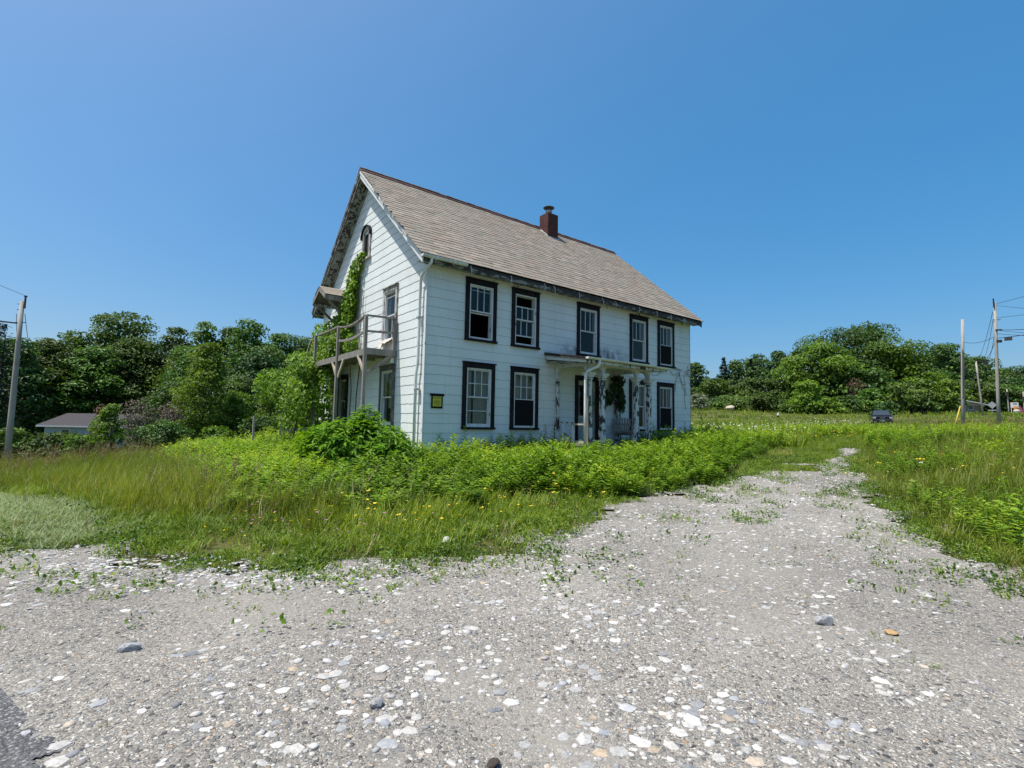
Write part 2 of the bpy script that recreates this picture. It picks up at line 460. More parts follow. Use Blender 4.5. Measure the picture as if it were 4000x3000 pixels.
def mat_siding():
    m, nt, bs = newmat('white_cement_shingle')
    co_ = nt.nodes.new('ShaderNodeTexCoord').outputs['Object']
    a = noise(nt, 1.2, 4, vec=co_)
    c = mixc(nt, ramp(nt, a, [(.3, (0, 0, 0)), (.7, (1, 1, 1))]), (.72, .75, .735), (.66, .695, .685))
    # faint upright striation pressed into the shingles, run-off stains
    st = noise(nt, 3.0, 5, .65, vec=co_, stretch=(3.5, 3.5, .16))
    c = mixc(nt, math_(nt, 'MULTIPLY', ramp(nt, st, [(.54, (0, 0, 0)), (.76, (1, 1, 1))]), .30), c, (.42, .39, .35))
    bl = noise(nt, .55, 3, vec=co_)
    c = mixc(nt, math_(nt, 'MULTIPLY', ramp(nt, bl, [(.5, (0, 0, 0)), (.72, (1, 1, 1))]), .28), c, (.55, .53, .46))
    # black mould splashed up above the porch roof
    s = nd(nt, 'ShaderNodeSeparateXYZ', {0: co_})
    def band(v, lo, hi, w):
        u = math_(nt, 'MULTIPLY', math_(nt, 'SUBTRACT', v, lo), 1 / w, clamp=True)
        d = math_(nt, 'MULTIPLY', math_(nt, 'SUBTRACT', hi, v), 1 / w, clamp=True)
        return math_(nt, 'MULTIPLY', u, d)
    mk = math_(nt, 'MULTIPLY', band(s.outputs[0], 4.7, 8.75, .9), band(s.outputs[2], 3.7, 4.5, .35))
    mk = math_(nt, 'MULTIPLY', mk, ramp(nt, noise(nt, 4, 6, .65, vec=co_, stretch=(1, 1, .5)), [(.38, (0, 0, 0)), (.6, (1, 1, 1))]))
    c = mixc(nt, math_(nt, 'MULTIPLY', mk, .85), c, (.13, .115, .125))
    # yellowed, grimy strip under the eave board
    ev = math_(nt, 'MULTIPLY', band(s.outputs[2], 5.35, 6.3, .5), ramp(nt, noise(nt, 2, 5, vec=co_), [(.3, (0, 0, 0)), (.7, (1, 1, 1))]))
    c = mixc(nt, math_(nt, 'MULTIPLY', ev, .22), c, (.47, .44, .33))
    # splashes and grime at the foot
    ft = math_(nt, 'MULTIPLY', ramp(nt, noise(nt, 7, 6, .7, vec=co_), [(.58, (0, 0, 0)), (.70, (1, 1, 1))]), .12)
    c = mixc(nt, ft, c, (.52, .52, .48))
    nt.links.new(c, bs.inputs['Base Color'])
    bs.inputs['Roughness'].default_value = .6; bs.inputs['Specular IOR Level'].default_value = .3
    bump(nt, bs, noise(nt, 30, 2, vec=co_, stretch=(1, 1, .05)), .25, .004)
    return m
M_SIDING = mat_siding()

def mat_glass():
    m, nt, bs = newmat('old_window_glass')
    nt.nodes.remove(bs)
    tr = nd(nt, 'ShaderNodeBsdfTransparent', {0: (.62, .66, .64, 1)})
    df = nd(nt, 'ShaderNodeBsdfDiffuse', {0: (.22, .24, .22, 1)})
    a = nd(nt, 'ShaderNodeMixShader', {0: math_(nt, 'MULTIPLY', noise(nt, 5, 4), .035), 1: tr.outputs[0], 2: df.outputs[0]})
    gl = nd(nt, 'ShaderNodeBsdfGlossy', {0: (.62, .68, .66, 1), 'Roughness': .04})
    b = nd(nt, 'ShaderNodeBump', {'Height': noise(nt, 2.5, 2), 'Strength': .15, 'Distance': .03})
    nt.links.new(b.outputs[0], gl.inputs['Normal'])
    fc = nd(nt, 'ShaderNodeLayerWeight', {0: .5}).outputs['Facing']
    fr = nd(nt, 'ShaderNodeMath', {0: math_(nt, 'POWER', fc, 3.5), 1: .75, 2: .035}, operation='MULTIPLY_ADD')
    mx = nd(nt, 'ShaderNodeMixShader', {0: fr.outputs[0], 1: a.outputs[0], 2: gl.outputs[0]})
    nt.links.new(mx.outputs[0], nt.nodes['Material Output'].inputs[0])
    return m
M_GLASS = mat_glass()
M_SCREEN = pm('insect_screen', (.010, .011, .012), (.016, .016, .017), 30, .9, spec=.05)
M_CURTAIN = pm('sun_bleached_curtain', (.50, .48, .42), (.36, .34, .29), 5, .95, .4, 20, stretch=(4, 4, .3))

house = empty('farmhouse', (-2.396, 13.65, 0), .65663, 'abandoned white two-storey farmhouse with tan slate roof and brick chimney', 'house')
HW, HD, RY, RZ, SL = 12.6, 9.15, 4.575, 10.38, .864
def zr(y): return RZ - SL * abs(RY - y)
FR = lambda u, z, n: (u, -n, z)             # front wall, n outwards
GB = lambda u, z, n: (-n, u, z)             # gable wall on the left
RG = lambda u, z, n: (HW + n, u, z)         # gable wall on the right
BK = lambda u, z, n: (u, HD + n, z)

WIN_F = dict(A=(1.24, 2.35, 3.975, 5.835), B=(2.94, 4.06, 3.975, 5.835), E=(5.80, 6.92, 3.98, 5.835), F=(8.62, 9.71, 3.99, 5.835), G=(10.345, 11.44, 3.975, 5.835),
             C=(1.21, 2.34, 1.395, 3.357), D=(2.945, 4.065, 1.395, 3.357), I=(8.6, 9.7, 1.395, 3.335), H=(10.305, 11.415, 1.385, 3.34))
DOOR_F = (5.74, 6.93, 1.06, 3.28)
WIN_G = dict(J=(1.84, 2.89, 4.03, 5.82), K=(1.84, 2.93, 1.4, 3.32), L=(5.84, 6.9, 1.4, 3.26))
DOOR_G = (6.0, 6.98, 3.72, 5.78)
def hole(w): return (w[0] + .10, w[1] - .10, w[2] + .07, w[3] - .15)
HOLES_F = [hole(w) for w in WIN_F.values()] + [(DOOR_F[0] + .1, DOOR_F[1] - .1, DOOR_F[2], DOOR_F[3] - .12)]
HOLES_G = [hole(w) for w in WIN_G.values()] + [(DOOR_G[0] + .1, DOOR_G[1] - .1, DOOR_G[2], DOOR_G[3] - .12), (4.34, 4.82, 7.30, 8.16)]

def pieces(u0, u1, z0, z1, holes):
    """rectangles of one strip left over around the openings"""
    us = sorted({u0, u1} | {v for h in holes if h[2] < z1 and h[3] > z0 for v in h[:2] if u0 < v < u1})
    out = []
    for a, b in zip(us, us[1:]):
        m = (a + b) / 2
        zz = [(z0, z1)]
        for h in holes:
            if h[0] < m < h[1]:
                zz = [p for lo, hi in zz for p in ((lo, min(hi, h[2])), (max(lo, h[3]), hi)) if p[1] - p[0] > .012]
        for lo, hi in zz:
            for o in out:
                if abs(o[1] - a) < 1e-6 and abs(o[2] - lo) < 1e-6 and abs(o[3] - hi) < 1e-6:
                    o[1] = b; break
            else: out.append([a, b, lo, hi])
    return out

def wall(name, u0, u1, z0, z1, holes, fm, gable=False):
    mb = MB()
    bands = sorted({z0, z1} | {v for h in holes for v in h[2:] if z0 < v < z1})
    for lo, hi in zip(bands, bands[1:]):
        for a, b, l, h in pieces(u0, u1, lo, hi, holes):
            mb.box(a, b, l, h, -.16, -.002)
    if gable:
        zs = sorted({z1, 7.30, 8.16, zr(RY) - .16})
        for lo, hi in zip(zs, zs[1:]):
            e0 = RY - (RZ - .16 - lo) / SL; e1 = RY - (RZ - .16 - hi) / SL
            hs = [h for h in holes if h[2] < (lo + hi) / 2 < h[3]]
            if hs:
                mb.prism([(e0, lo), (hs[0][0], lo), (hs[0][0], hi), (e1, hi)], lambda a, b, d: (a, b, d), -.16, -.002)
                mb.prism([(hs[0][1], lo), (2*RY - e0, lo), (2*RY - e1, hi), (hs[0][1], hi)], lambda a, b, d: (a, b, d), -.16, -.002)
            else:
                mb.prism([(e0, lo), (2*RY - e0, lo), (2*RY - e1, hi), (e1, hi)], lambda a, b, d: (a, b, d), -.16, -.002)
    return mb.build(name, M_SHEATH, house, fm)

Z0C, CH = 1.01, .27
def siding(parent, u0, u1, ztop, holes, fm, gable=False, kmin=-2):
    k = kmin
    while True:
        zb = Z0C + CH * k
        if zb > ztop - .05: break
        zt = min(zb + CH + .025, ztop)
        a0, a1 = u0, u1
        if gable and zb > 5.9:
            e = RY - (RZ - .2 - zb) / SL
            a0 = max(u0, e); a1 = min(u1, 2*RY - e)
            if a1 - a0 < .08: break
        for a, b, lo, hi in pieces(a0, a1, zb, zt, holes):
            n = max(2, int((b - a) / .16) + 1)
            us = np.linspace(a, b, n)
            vs = []; fs = []; ms = []
            low = abs(lo - zb) < 1e-6
            for u in us:
                w = .007 * math.sin(u * 21 + k * 1.7) + .005 * math.sin(u * 47 + k * 3.1) if low else 0
                top = min(hi, zr(u) - .17) if gable else hi
                bt = lo + w
                if top < bt + .004: top = bt + .004
                g = (zt - lo) / (zt - zb); g2 = (zt - top) / (zt - zb)
                nb = .006 + .008 * g
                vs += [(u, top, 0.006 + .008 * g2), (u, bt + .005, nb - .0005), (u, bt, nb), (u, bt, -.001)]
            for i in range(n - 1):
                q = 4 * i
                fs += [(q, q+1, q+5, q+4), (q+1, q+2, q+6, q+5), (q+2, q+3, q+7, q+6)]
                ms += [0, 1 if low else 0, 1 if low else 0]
            me = bpy.data.meshes.new('siding_course')
            me.from_pydata([fm(*v) for v in vs], [], fs)
            me.polygons.foreach_set('material_index', ms)
            link('siding_course', me, [M_SIDING, M_EDGE_SHADE], parent)
        k += 1

w_front = wall('front_wall', 0, HW, .1, 5.97, HOLES_F, FR)
w_gable = wall('gable_wall', .16, HD - .16, .1, 6.2, HOLES_G, GB, True)
w_right = wall('end_wall', .16, HD - .16, .1, 6.2, [], RG, True)
w_back = wall('back_wall', 0, HW, .1, 5.97, [], BK)
siding(w_front, 0, HW, 5.97, HOLES_F, FR)
siding(w_gable, -.03, HD, 99, HOLES_G, GB, True)
siding(w_right, -.03, HD, 99, [], RG, True)
siding(w_back, 0, HW, 5.97, [], BK)
mb = MB()
mb.box(.02, HW - .02, .02, HD - .02, -.8, .48)
mb.build('foundation', M_STONE, house)
mb = MB()
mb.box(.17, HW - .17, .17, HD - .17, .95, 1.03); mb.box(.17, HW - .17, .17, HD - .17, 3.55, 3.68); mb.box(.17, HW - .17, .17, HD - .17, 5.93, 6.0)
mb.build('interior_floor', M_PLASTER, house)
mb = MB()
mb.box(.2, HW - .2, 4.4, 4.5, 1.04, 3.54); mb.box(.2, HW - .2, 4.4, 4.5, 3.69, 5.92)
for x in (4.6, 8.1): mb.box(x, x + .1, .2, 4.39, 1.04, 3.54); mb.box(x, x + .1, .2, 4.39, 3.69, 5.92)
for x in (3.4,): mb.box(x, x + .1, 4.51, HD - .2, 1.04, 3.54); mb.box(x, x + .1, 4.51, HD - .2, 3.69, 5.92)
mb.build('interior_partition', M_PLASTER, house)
# white corner boards
mb = MB()
mb.box(-.034, -.004, -.034, .07, .47, 5.95)
mb.build('corner_board', M_WHITE, house)

def wbox(mb, a, b, z0, z1, n0, n1, m=0): mb.box(a, b, z0, z1, n0, n1, m)   # axes u, z, n

def curtain(parent, u0, u1, z0, z1, fm, n=-.14):
    k = 18; vs = []; fs = []
    for i in range(k + 1):
        u = u0 + (u1 - u0) * i / k
        off = .018 * math.sin(i * 1.9) + .008 * math.sin(i * 4.7)
        vs += [(u, z0 + .02 * math.sin(i), n + off), (u, z1, n + off * .5)]
    for i in range(k): fs.append((2*i, 2*i+2, 2*i+3, 2*i+1))
    me = bpy.data.meshes.new('curtain'); me.from_pydata([fm(*v) for v in vs], [], fs)
    me.polygons.foreach_set('use_smooth', [True] * len(fs))
    return link('curtain', me, M_CURTAIN, parent)

def window(w, fm, cmat, up=(3, 1), low=(1, 1), curt=None, gap_top=0, gap_low=0, screen=False, raised=False, label=None):
    u0, u1, z0, z1 = w
    mb = MB()
    wbox(mb, u0, u0 + .13, z0 + .065, z1 - .175, 0, .062); wbox(mb, u1 - .13, u1, z0 + .065, z1 - .175, 0, .062)
    wbox(mb, u0, u1, z1 - .175, z1 - .03, 0, .064)
    win = mb.build('window', cmat, house, fm, .004)
    if label: win['label'] = label
    mb = MB(); wbox(mb, u0 - .02, u1 + .02, z1 - .03, z1, .0, .10); mb.build('window_cap', cmat, win, fm)
    mb = MB(); wbox(mb, u0 - .015, u1 + .015, z0, z0 + .065, 0, .115); mb.build('sill', cmat, win, fm, .006)
    a, b, c, d = u0 + .13, u1 - .13, z0 + .065, z1 - .175
    mb = MB()
    t = .042
    wbox(mb, a, a + t, c, d, -.15, .040); wbox(mb, b - t, b, c, d, -.15, .040); wbox(mb, a + t, b - t, d - t, d, -.15, .040); wbox(mb, a + t, b - t, c, c + .06, -.15, .040)
    mb.build('frame', M_WHITE, win, fm)
    a += t; b -= t; c += .06; d -= t
    mid = (c + d) / 2
    def sash(name, lo, hi, cols, rows, n, glass=True, mat=None):
        s = .032
        mb = MB()
        wbox(mb, a, a + s, lo, hi, n - .018, n + .018); wbox(mb, b - s, b, lo, hi, n - .018, n + .018)
        wbox(mb, a + s, b - s, lo, lo + s + .006, n - .018, n + .018); wbox(mb, a + s, b - s, hi - s, hi, n - .018, n + .018)
        mb.build(name, M_SASH, win, fm)
        A, B, L, H_ = a + s, b - s, lo + s + .006, hi - s
        for i in range(1, cols):
            x = A + (B - A) * i / cols
            mb = MB(); wbox(mb, x - .011, x + .011, L, H_, n - .013, n + .013); mb.build('muntin', M_SASH, win, fm)
        for j in range(1, rows):
            z = L + (H_ - L) * j / rows
            for i in range(cols):
                mb = MB(); wbox(mb, A + (B - A) * i / cols + .012, A + (B - A) * (i + 1) / cols - .012, z - .011, z + .011, n - .012, n + .012); mb.build('muntin', M_SASH, win, fm)
        if glass:
            for i in range(cols):
                for j in range(rows):
                    mb = MB()
                    a_, b_, l_, h_ = A + (B - A) * i / cols + .004, A + (B - A) * (i + 1) / cols - .004, L + (H_ - L) * j / rows + .004, L + (H_ - L) * (j + 1) / rows - .004
                    mb.add([(a_, l_, n), (b_, l_, n), (b_, h_, n), (a_, h_, n)], [(0, 1, 2, 3)])
                    mb.build('pane', mat or M_GLASS, win, fm)
    top = d - gap_top
    if raised:                       # both sashes pushed up
        sash('upper_sash', mid, top, up[0], up[1], -.015)
        sash('lower_sash', mid - .05, top - .09, 1, 1, -.07)
    else:
        sash('upper_sash', mid - (gap_top and .0) - .012, top, up[0], up[1], -.015)
        sash('lower_sash', c + gap_low, mid + .012, low[0], low[1], -.062)
    if screen:
        mb = MB(); wbox(mb, a, b, c, mid, .008, .010); mb.build('screen', M_SCREEN, win, fm)
    for q in (curt or []):
        curtain(win, a + (b - a) * q[0], a + (b - a) * q[1], c + (d - c) * q[2], c + (d - c) * q[3], fm)
    return win

window(WIN_F['A'], FR, M_CASING, (3, 1), raised=True, label='window with its lower half standing open, upper left of the front')
window(WIN_F['B'], FR, M_CASING, (3, 1), (3, 1), gap_top=.33, gap_low=.24, label='window with slipped three-light sashes open above and below')
window(WIN_F['C'], FR, M_CASING, (3, 2), (1, 2), [(0, .30, 0, .99), (.40, 1, 0, .99)])
window(WIN_F['D'], FR, M_CASING, (3, 2), (1, 2), [(0, .95, .5, .99), (0, .2, 0, .5)], screen=True)
window(WIN_F['E'], FR, M_CASING, (3, 1), (1, 1), label='window with broken dark panes above the porch roof')
window(WIN_F['F'], FR, M_CASING, (3, 1), (1, 1))
window(WIN_F['G'], FR, M_CASING, (3, 1), (1, 1), screen=True)
window(WIN_F['I'], FR, M_CASING, (3, 1), (1, 1))
window(WIN_F['H'], FR, M_CASING, (3, 1), (1, 1), [(0, .2, .5, .98)], screen=True)
window(WIN_G['J'], GB, M_CASING_W, (1, 1), (2, 1), [(.1, .5, .3, .95)], gap_top=.1, label='pale weathered window opening on the balcony')
window(WIN_G['K'], GB, M_CASING_G, (1, 1), (1, 1), [(.25, .75, .3, .97)])
window(WIN_G['L'], GB, M_CASING, (1, 1), (1, 1))

# front door with two long lights
u0, u1, z0, z1 = DOOR_F
mb = MB()
wbox(mb, u0, u0 + .13, z0, z1 - .16, 0, .062); wbox(mb, u1 - .13, u1, z0, z1 - .16, 0, .062); wbox(mb, u0, u1, z1 - .16, z1, 0, .064)
door = mb.build('front_door', M_CASING, house, FR, .004)
M_DOOR = pm('cream_door_paint', (.42, .43, .38), (.30, .31, .27), 6, .6)
a, b = u0 + .13, u1 - .13
mb = MB()
for x0, x1 in ((a, a + .11), (b - .11, b), ((a + b) / 2 - .07, (a + b) / 2 + .07)): wbox(mb, x0, x1, z0, z1 - .16, -.10, -.05)
for q0, q1 in ((0, .12), (.70, .84), (1.90, z1 - .16 - z0)):
    for x0, x1 in ((a + .11, (a + b) / 2 - .07), ((a + b) / 2 + .07, b - .11)): wbox(mb, x0, x1, z0 + q0, z0 + q1, -.10, -.05)
mb.build('door_leaf', M_DOOR, door, FR)
for x0, x1 in ((a + .11, (a + b) / 2 - .07), ((a + b) / 2 + .07, b - .11)):
    mb = MB(); wbox(mb, x0, x1, z0 + .84, z0 + 1.90, -.08, -.075); mb.build('pane', M_GLASS, door, FR)
    mb = MB(); wbox(mb, x0, x1, z0 + .12, z0 + .70, -.09, -.07); mb.build('door_panel', M_DOOR, door, FR)
mb = MB(); mb.lathe([(.0, 0), (.03, .005), (.032, .03), (.0, .05)], (0, 0, 0), 10)
kn = mb.build('door_knob', M_METAL_G, door); kn.location = FR((a + b) / 2 + .05, z0 + .95, -.05); kn.rotation_euler = (rad(90), 0, 0)

# balcony door on the gable, half lost in the vine
u0, u1, z0, z1 = DOOR_G
mb = MB()
wbox(mb, u0, u0 + .12, z0, z1 - .14, 0, .06); wbox(mb, u1 - .12, u1, z0, z1 - .14, 0, .06); wbox(mb, u0, u1, z1 - .14, z1, 0, .062)
bd = mb.build('balcony_door', M_CASING_W, house, GB)
mb = MB(); wbox(mb, u0 + .12, u1 - .12, z0, z1 - .14, -.1, -.05); mb.build('door_leaf', M_DOOR, bd, GB)

# round-headed attic window
cy, zs, r0, r1 = 4.58, 8.06, .24, .38
mb = MB()
wbox(mb, cy - r1 + .02, cy - r0, 7.28, zs, 0, .06); wbox(mb, cy + r0, cy + r1 - .02, 7.28, zs, 0, .06)
for i in range(14):
    t0, t1 = math.pi * i / 14, math.pi * (i + 1) / 14
    p = [(cy + math.cos(t) * r, zs + math.sin(t) * r * .95) for t, r in ((t0, r0), (t1, r0), (t1, r1), (t0, r1))]
    mb.prism(p, lambda a, b, d: (a, b, d), 0, .06)
att = mb.build('attic_window', M_CASING_W, house, GB)
mb = MB()
for i in range(16):
    t0, t1 = math.pi * (i - .6) / 15, math.pi * (i + .4) / 15
    p = [(cy + math.cos(t) * r, zs + math.sin(t) * r * .95) for t, r in ((t0, r1), (t1, r1), (t1, r1 + .04), (t0, r1 + .04))]
    mb.prism(p, lambda a, b, d: (a, b, d), 0, .12)
mb.build('window_hood', M_CASING, att, GB)
mb = MB(); wbox(mb, cy - .44, cy + .44, 7.20, 7.28, 0, .1); mb.build('sill', M_CASING_W, att, GB)
mb = MB()
wbox(mb, cy - .24, cy - .205, 7.28, zs, -.14, -.09); wbox(mb, cy + .205, cy + .24, 7.28, zs, -.14, -.09); wbox(mb, cy - .205, cy + .205, 7.76, 7.79, -.14, -.10)
for i in range(10):
    t0, t1 = math.pi * i / 10, math.pi * (i + 1) / 10
    mb.prism([(cy + math.cos(t) * r, zs + math.sin(t) * r * .95) for t, r in ((t0, .205), (t1, .205), (t1, .24), (t0, .24))], lambda a, b, d: (a, b, d), -.14, -.09)
wbox(mb, cy - .010, cy + .010, 7.79, zs + .19, -.13, -.10)
mb.build('sash', M_SASH, att, GB)
mb = MB()
mb.prism([(cy - .205, 7.79), (cy + .205, 7.79), (cy + .205, zs)] + [(cy + .205 * math.cos(math.pi * i / 10), zs + .195 * math.sin(math.pi * i / 10)) for i in range(1, 10)] + [(cy - .205, zs)], lambda a, b, d: (a, b, d), -.12, -.117)
mb.build('pane', M_GLASS, att, GB)
mb = MB()
mb.prism([(cy - .46, 7.3)] + [(cy + .46 * math.cos(math.pi * (10 - i) / 10), zs + .45 * math.sin(math.pi * (10 - i) / 10)) for i in range(11)] + [(cy + .46, 7.3)], lambda a, b, d: (a, b, d), -.55, -.5)
mb.build('attic_lining', M_PLASTER, att, GB)

# ---- roof
X0, X1, YE = -.37, HW + .37, -.39
mb = MB()
SX = lambda a, b, d: (d, a, b)
for s in (1, -1):
    f_ = (lambda y: y) if s == 1 else (lambda y: 2 * RY - y)
    mb.prism([(f_(RY), RZ - .03), (f_(YE), zr(YE) - .03), (f_(YE), zr(YE) - .10), (f_(RY), RZ - .12)], SX, X0 + .02, X1 - .02)
roof = mb.build('roof', M_TAR, house)
def mat_slate():
    m, nt, bs = newmat('tan_roof_slate')
    at = nd(nt, 'ShaderNodeAttribute', attribute_name='tint').outputs['Fac']
    r = math_(nt, 'FRACT', math_(nt, 'ADD', at, nd(nt, 'ShaderNodeObjectInfo').outputs['Random']))
    c = ramp(nt, r, [(0, (.185, .162, .130)), (.3, (.255, .222, .178)), (.5, (.215, .187, .150)), (.68, (.30, .262, .21)), (.8, (.245, .19, .148)), (.86, (.21, .195, .16)), (1, (.265, .228, .182))])
    geo = nd(nt, 'ShaderNodeNewGeometry').outputs['Position']
    big = noise(nt, .7, 5, .6, vec=geo)
    c = mixc(nt, math_(nt, 'MULTIPLY', ramp(nt, big, [(.54, (0, 0, 0)), (.72, (1, 1, 1))]), .30), c, (.22, .14, .10))
    fine = noise(nt, 9, 6, .7, vec=geo)
    c = mixc(nt, 1.0, c, ramp(nt, fine, [(.3, (.80, .80, .80)), (.7, (1.15, 1.15, 1.15))]), 'MULTIPLY')
    nt.links.new(c, bs.inputs['Base Color']); bs.inputs['Roughness'].default_value = .75; bs.inputs['Specular IOR Level'].default_value = .3
    return m
M_SLATE = mat_slate()
M_BUTT_SHADE = pm('slate_butt_shade', (.055, .046, .038), (.035, .03, .025), 9, .9)  # dark lower faces put the shadow line of each slate row into colour
def slate_boxes(side):
    """centre line of the lower edge, width, kick, tint"""
    out = []
    rows = 31; exp = .212
    ca, sa = 1 / math.hypot(1, SL), SL / math.hypot(1, SL)
    q = random.Random(5 + side)
    for i in range(rows):
        x = X0 - .02 - q.random() * .25
        while x < X1 + .02:
            w = q.uniform(.24, .37)
            xa, xb = max(x, X0 - .03), min(x + w - .006, X1 + .03)
            if xb - xa > .05:
                out.append(((xa + xb) / 2, i * exp + q.uniform(-.009, .009), xb - xa, q.uniform(0, .006), q.random(), q.gauss(0, .006)))
            x += w
    return out, ca, sa
def slate_geo(w):
    L = .34; t = .024
    return [(-w/2, .0, 0), (w/2, 0, 0), (w/2, L, 0), (-w/2, L, 0), (-w/2, 0, t), (w/2, 0, t), (w/2, L, t), (-w/2, L, t)]
BOXT = np.array([(0,2,1),(0,3,2),(4,5,6),(4,6,7),(0,1,5),(0,5,4),(1,2,6),(1,6,5),(2,3,7),(2,7,6),(3,0,4),(3,4,7)])
def slate_mat(s, ca, sa, side):
    x, d, w, kick, tint, rz_ = s
    y = YE - .02 + d * ca; z = zr(YE) - .006 - .0172 + d * sa
    e1 = Vector((1, 0, 0)); ang = math.atan(SL) - .050 - kick
    e2 = Vector((0, math.cos(ang), math.sin(ang))); e3 = e1.cross(e2)
    n0 = Vector((0, -sa, ca)) * (.024 + kick)
    m = Matrix(((e1.x, e2.x, e3.x, x + n0.x), (e1.y, e2.y, e3.y, y + n0.y), (e1.z, e2.z, e3.z, z + n0.z), (0, 0, 0, 1))) @ Matrix.Rotation(rz_, 4, 'Z')
    if side: m = Matrix(((1,0,0,0),(0,-1,0,2*RY),(0,0,1,0),(0,0,0,1))) @ m
    return m
sl, ca, sa = slate_boxes(0)
camh = Vector((-6.436, -12.2775, 1.6))
sl.sort(key=lambda s: (Vector((s[0], YE + s[1] * ca, zr(YE) + s[1] * sa)) - camh).length)
wid = [.26, .29, .32, .35]
slm = []
for w in wid:
    me = bpy.data.meshes.new('slate'); me.from_pydata(slate_geo(w), [], [tuple(t) for t in BOXT]); me.materials.append(M_SLATE); me.materials.append(M_BUTT_SHADE); me.polygons.foreach_set('material_index', [0, 0, 0, 0, 1, 1, 0, 0, 0, 0, 0, 0]); slm.append(me)
for s in sl[:300]:
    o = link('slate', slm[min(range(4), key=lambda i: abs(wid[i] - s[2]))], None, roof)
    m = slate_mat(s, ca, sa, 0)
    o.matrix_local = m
VV = []; TT = []; TN = []
sb, _, _ = slate_boxes(1)
for side, lst in ((0, sl[300:]), (1, sb)):
    for s in lst:
        m = slate_mat(s, ca, sa, side); b = len(VV)
        VV += [tuple(m @ Vector(v)) for v in slate_geo(s[2])]; TT.append(BOXT + b); TN += [s[4]] * 8
tag(link('slate_field', tri_mesh('slate_field', VV, np.concatenate(TT), TN, mi=np.tile([0, 0, 0, 0, 1, 1, 0, 0, 0, 0, 0, 0], len(TT))), [M_SLATE, M_BUTT_SHADE], roof), kind='stuff')
# ridge cap in rusty sheet metal
M_RIDGE = pm('rusty_ridge_metal', (.085, .030, .026), (.035, .020, .022), 3, .6)
q = random.Random(3); x = X0 - .03
while x < X1:
    w = min(1.9, X1 + .03 - x)
    mb = MB()
    for s in (1, -1):
        mb.prism([(RY, RZ + .10), (RY - s * .19, RZ + .085 - .19 * SL), (RY - s * .19, RZ + .06 - .19 * SL), (RY, RZ + .06)], SX, x, x + w - .012)
    mb.build('ridge_cap', M_RIDGE, roof); x += w
# bargeboards, soffits and frieze boards of the two gables
for xa, xb, xs0, xs1, xf in ((X0, X0 + .035, X0 + .035, -.032, (-.062, -.031)), (X1 - .035, X1, HW + .032, X1 - .035, (HW + .031, HW + .062))):
    for s in (1, -1):
        f_ = (lambda y: y) if s == 1 else (lambda y: 2 * RY - y)
        ye = YE + .02
        mb = MB(); mb.prism([(f_(RY), RZ - .13), (f_(ye), zr(ye) - .11), (f_(ye), zr(ye) - .27), (f_(RY), RZ - .29)], SX, xa, xb)
        mb.prism([(f_(RY), RZ - .04), (f_(ye), zr(ye) - .035), (f_(ye), zr(ye) - .108), (f_(RY), RZ - .128)], SX, xa - .025 if xa < 0 else xa, xb if xa < 0 else xb + .025)
        mb.build('bargeboard', M_WHITE if s == 1 and xa < 0 else M_FASCIA, roof)
        mb = MB(); mb.prism([(f_(RY), RZ - .21), (f_(ye), zr(ye) - .19), (f_(ye), zr(ye) - .22), (f_(RY), RZ - .24)], SX, xs0, xs1)
        mb.build('soffit', M_PEEL2, roof)
        mb = MB(); mb.prism([(f_(RY), RZ - .25), (f_(.05), zr(.05) - .25), (f_(.05), zr(.05) - .43), (f_(RY), RZ - .46)], SX, *xf)
        mb.build('frieze_board', M_WHITE if s == 1 and xa < 0 else M_PEEL2, roof)
for s in (1, -1):
    f_ = (lambda y: y) if s == 1 else (lambda y: 2 * RY - y)
    y0, y1 = sorted((f_(YE + .005), f_(YE + .035)))
    mb = MB(); mb.box(X0 + .04, X1 - .04, y0, y1, 5.89, zr(YE) - .05)
    mb.build('eave_fascia', M_FASCIA, roof)
    y0, y1 = sorted((f_(YE + .035), f_(-.002)))
    mb = MB(); mb.box(X0 + .04, X1 - .04, y0, y1, 5.95, 5.975)
    mb.build('eave_soffit', M_PEEL2, roof)
    y0, y1 = sorted((f_(-.05), f_(-.005)))
    mb = MB(); mb.box(0, HW, y0, y1, 5.86, 5.948); mb.build('eave_moulding', M_WHITE, roof)
# empty gutter straps left hanging on the eave
for x, dx in ((1.15, .03), (2.6, 0), (3.95, .02), (4.35, .06), (5.5, .02), (6.65, .07), (7.35, .03), (8.7, 0), (9.75, .05), (10.7, .02), (11.6, .05)):
    mb = MB(); mb.tube([(x, YE - .004, 6.06), (x + dx * .3, YE - .05, 5.97), (x + dx, YE - .02, 5.87), (x + dx * 1.6, YE + .0, 5.82)], .009, 5)
    mb.build('gutter_strap', M_METAL_W, roof)

def halfpipe(mb, x0, x1, y, z, r, n=8):
    vs = []; fs = []
    for x in (x0, x1):
        for rr in (r, r - .006):
            for k in range(n + 1):
                t = math.pi + math.pi * k / n
                vs.append((x, y + rr * math.cos(t), z + rr * math.sin(t)))
    m = n + 1
    for k in range(n):
        fs += [(k, k+1, 2*m+k+1, 2*m+k), (m+k+1, m+k, 3*m+k, 3*m+k+1), (k+1, k, m+k, m+k+1), (2*m+k, 2*m+k+1, 3*m+k+1, 3*m+k)]
    fs += [(0, 2*m, 3*m, m), (m-1, 2*m-1, 4*m-1, 3*m-1)]
    fs.append(tuple(range(m))); fs.append(tuple(range(2*m, 3*m)))
    mb.add(vs, fs, 0, False)
mb = MB(); halfpipe(mb, X0 - .05, .98, YE - .075, 6.05, .075)
gut = mb.build('eave_gutter', M_METAL_W, house)
for x in (.0, .55):
    mb = MB(); mb.box(x, x + .03, YE - .155, YE - .0, 5.965, 6.06); mb.build('gutter_strap', M_METAL_W, gut)
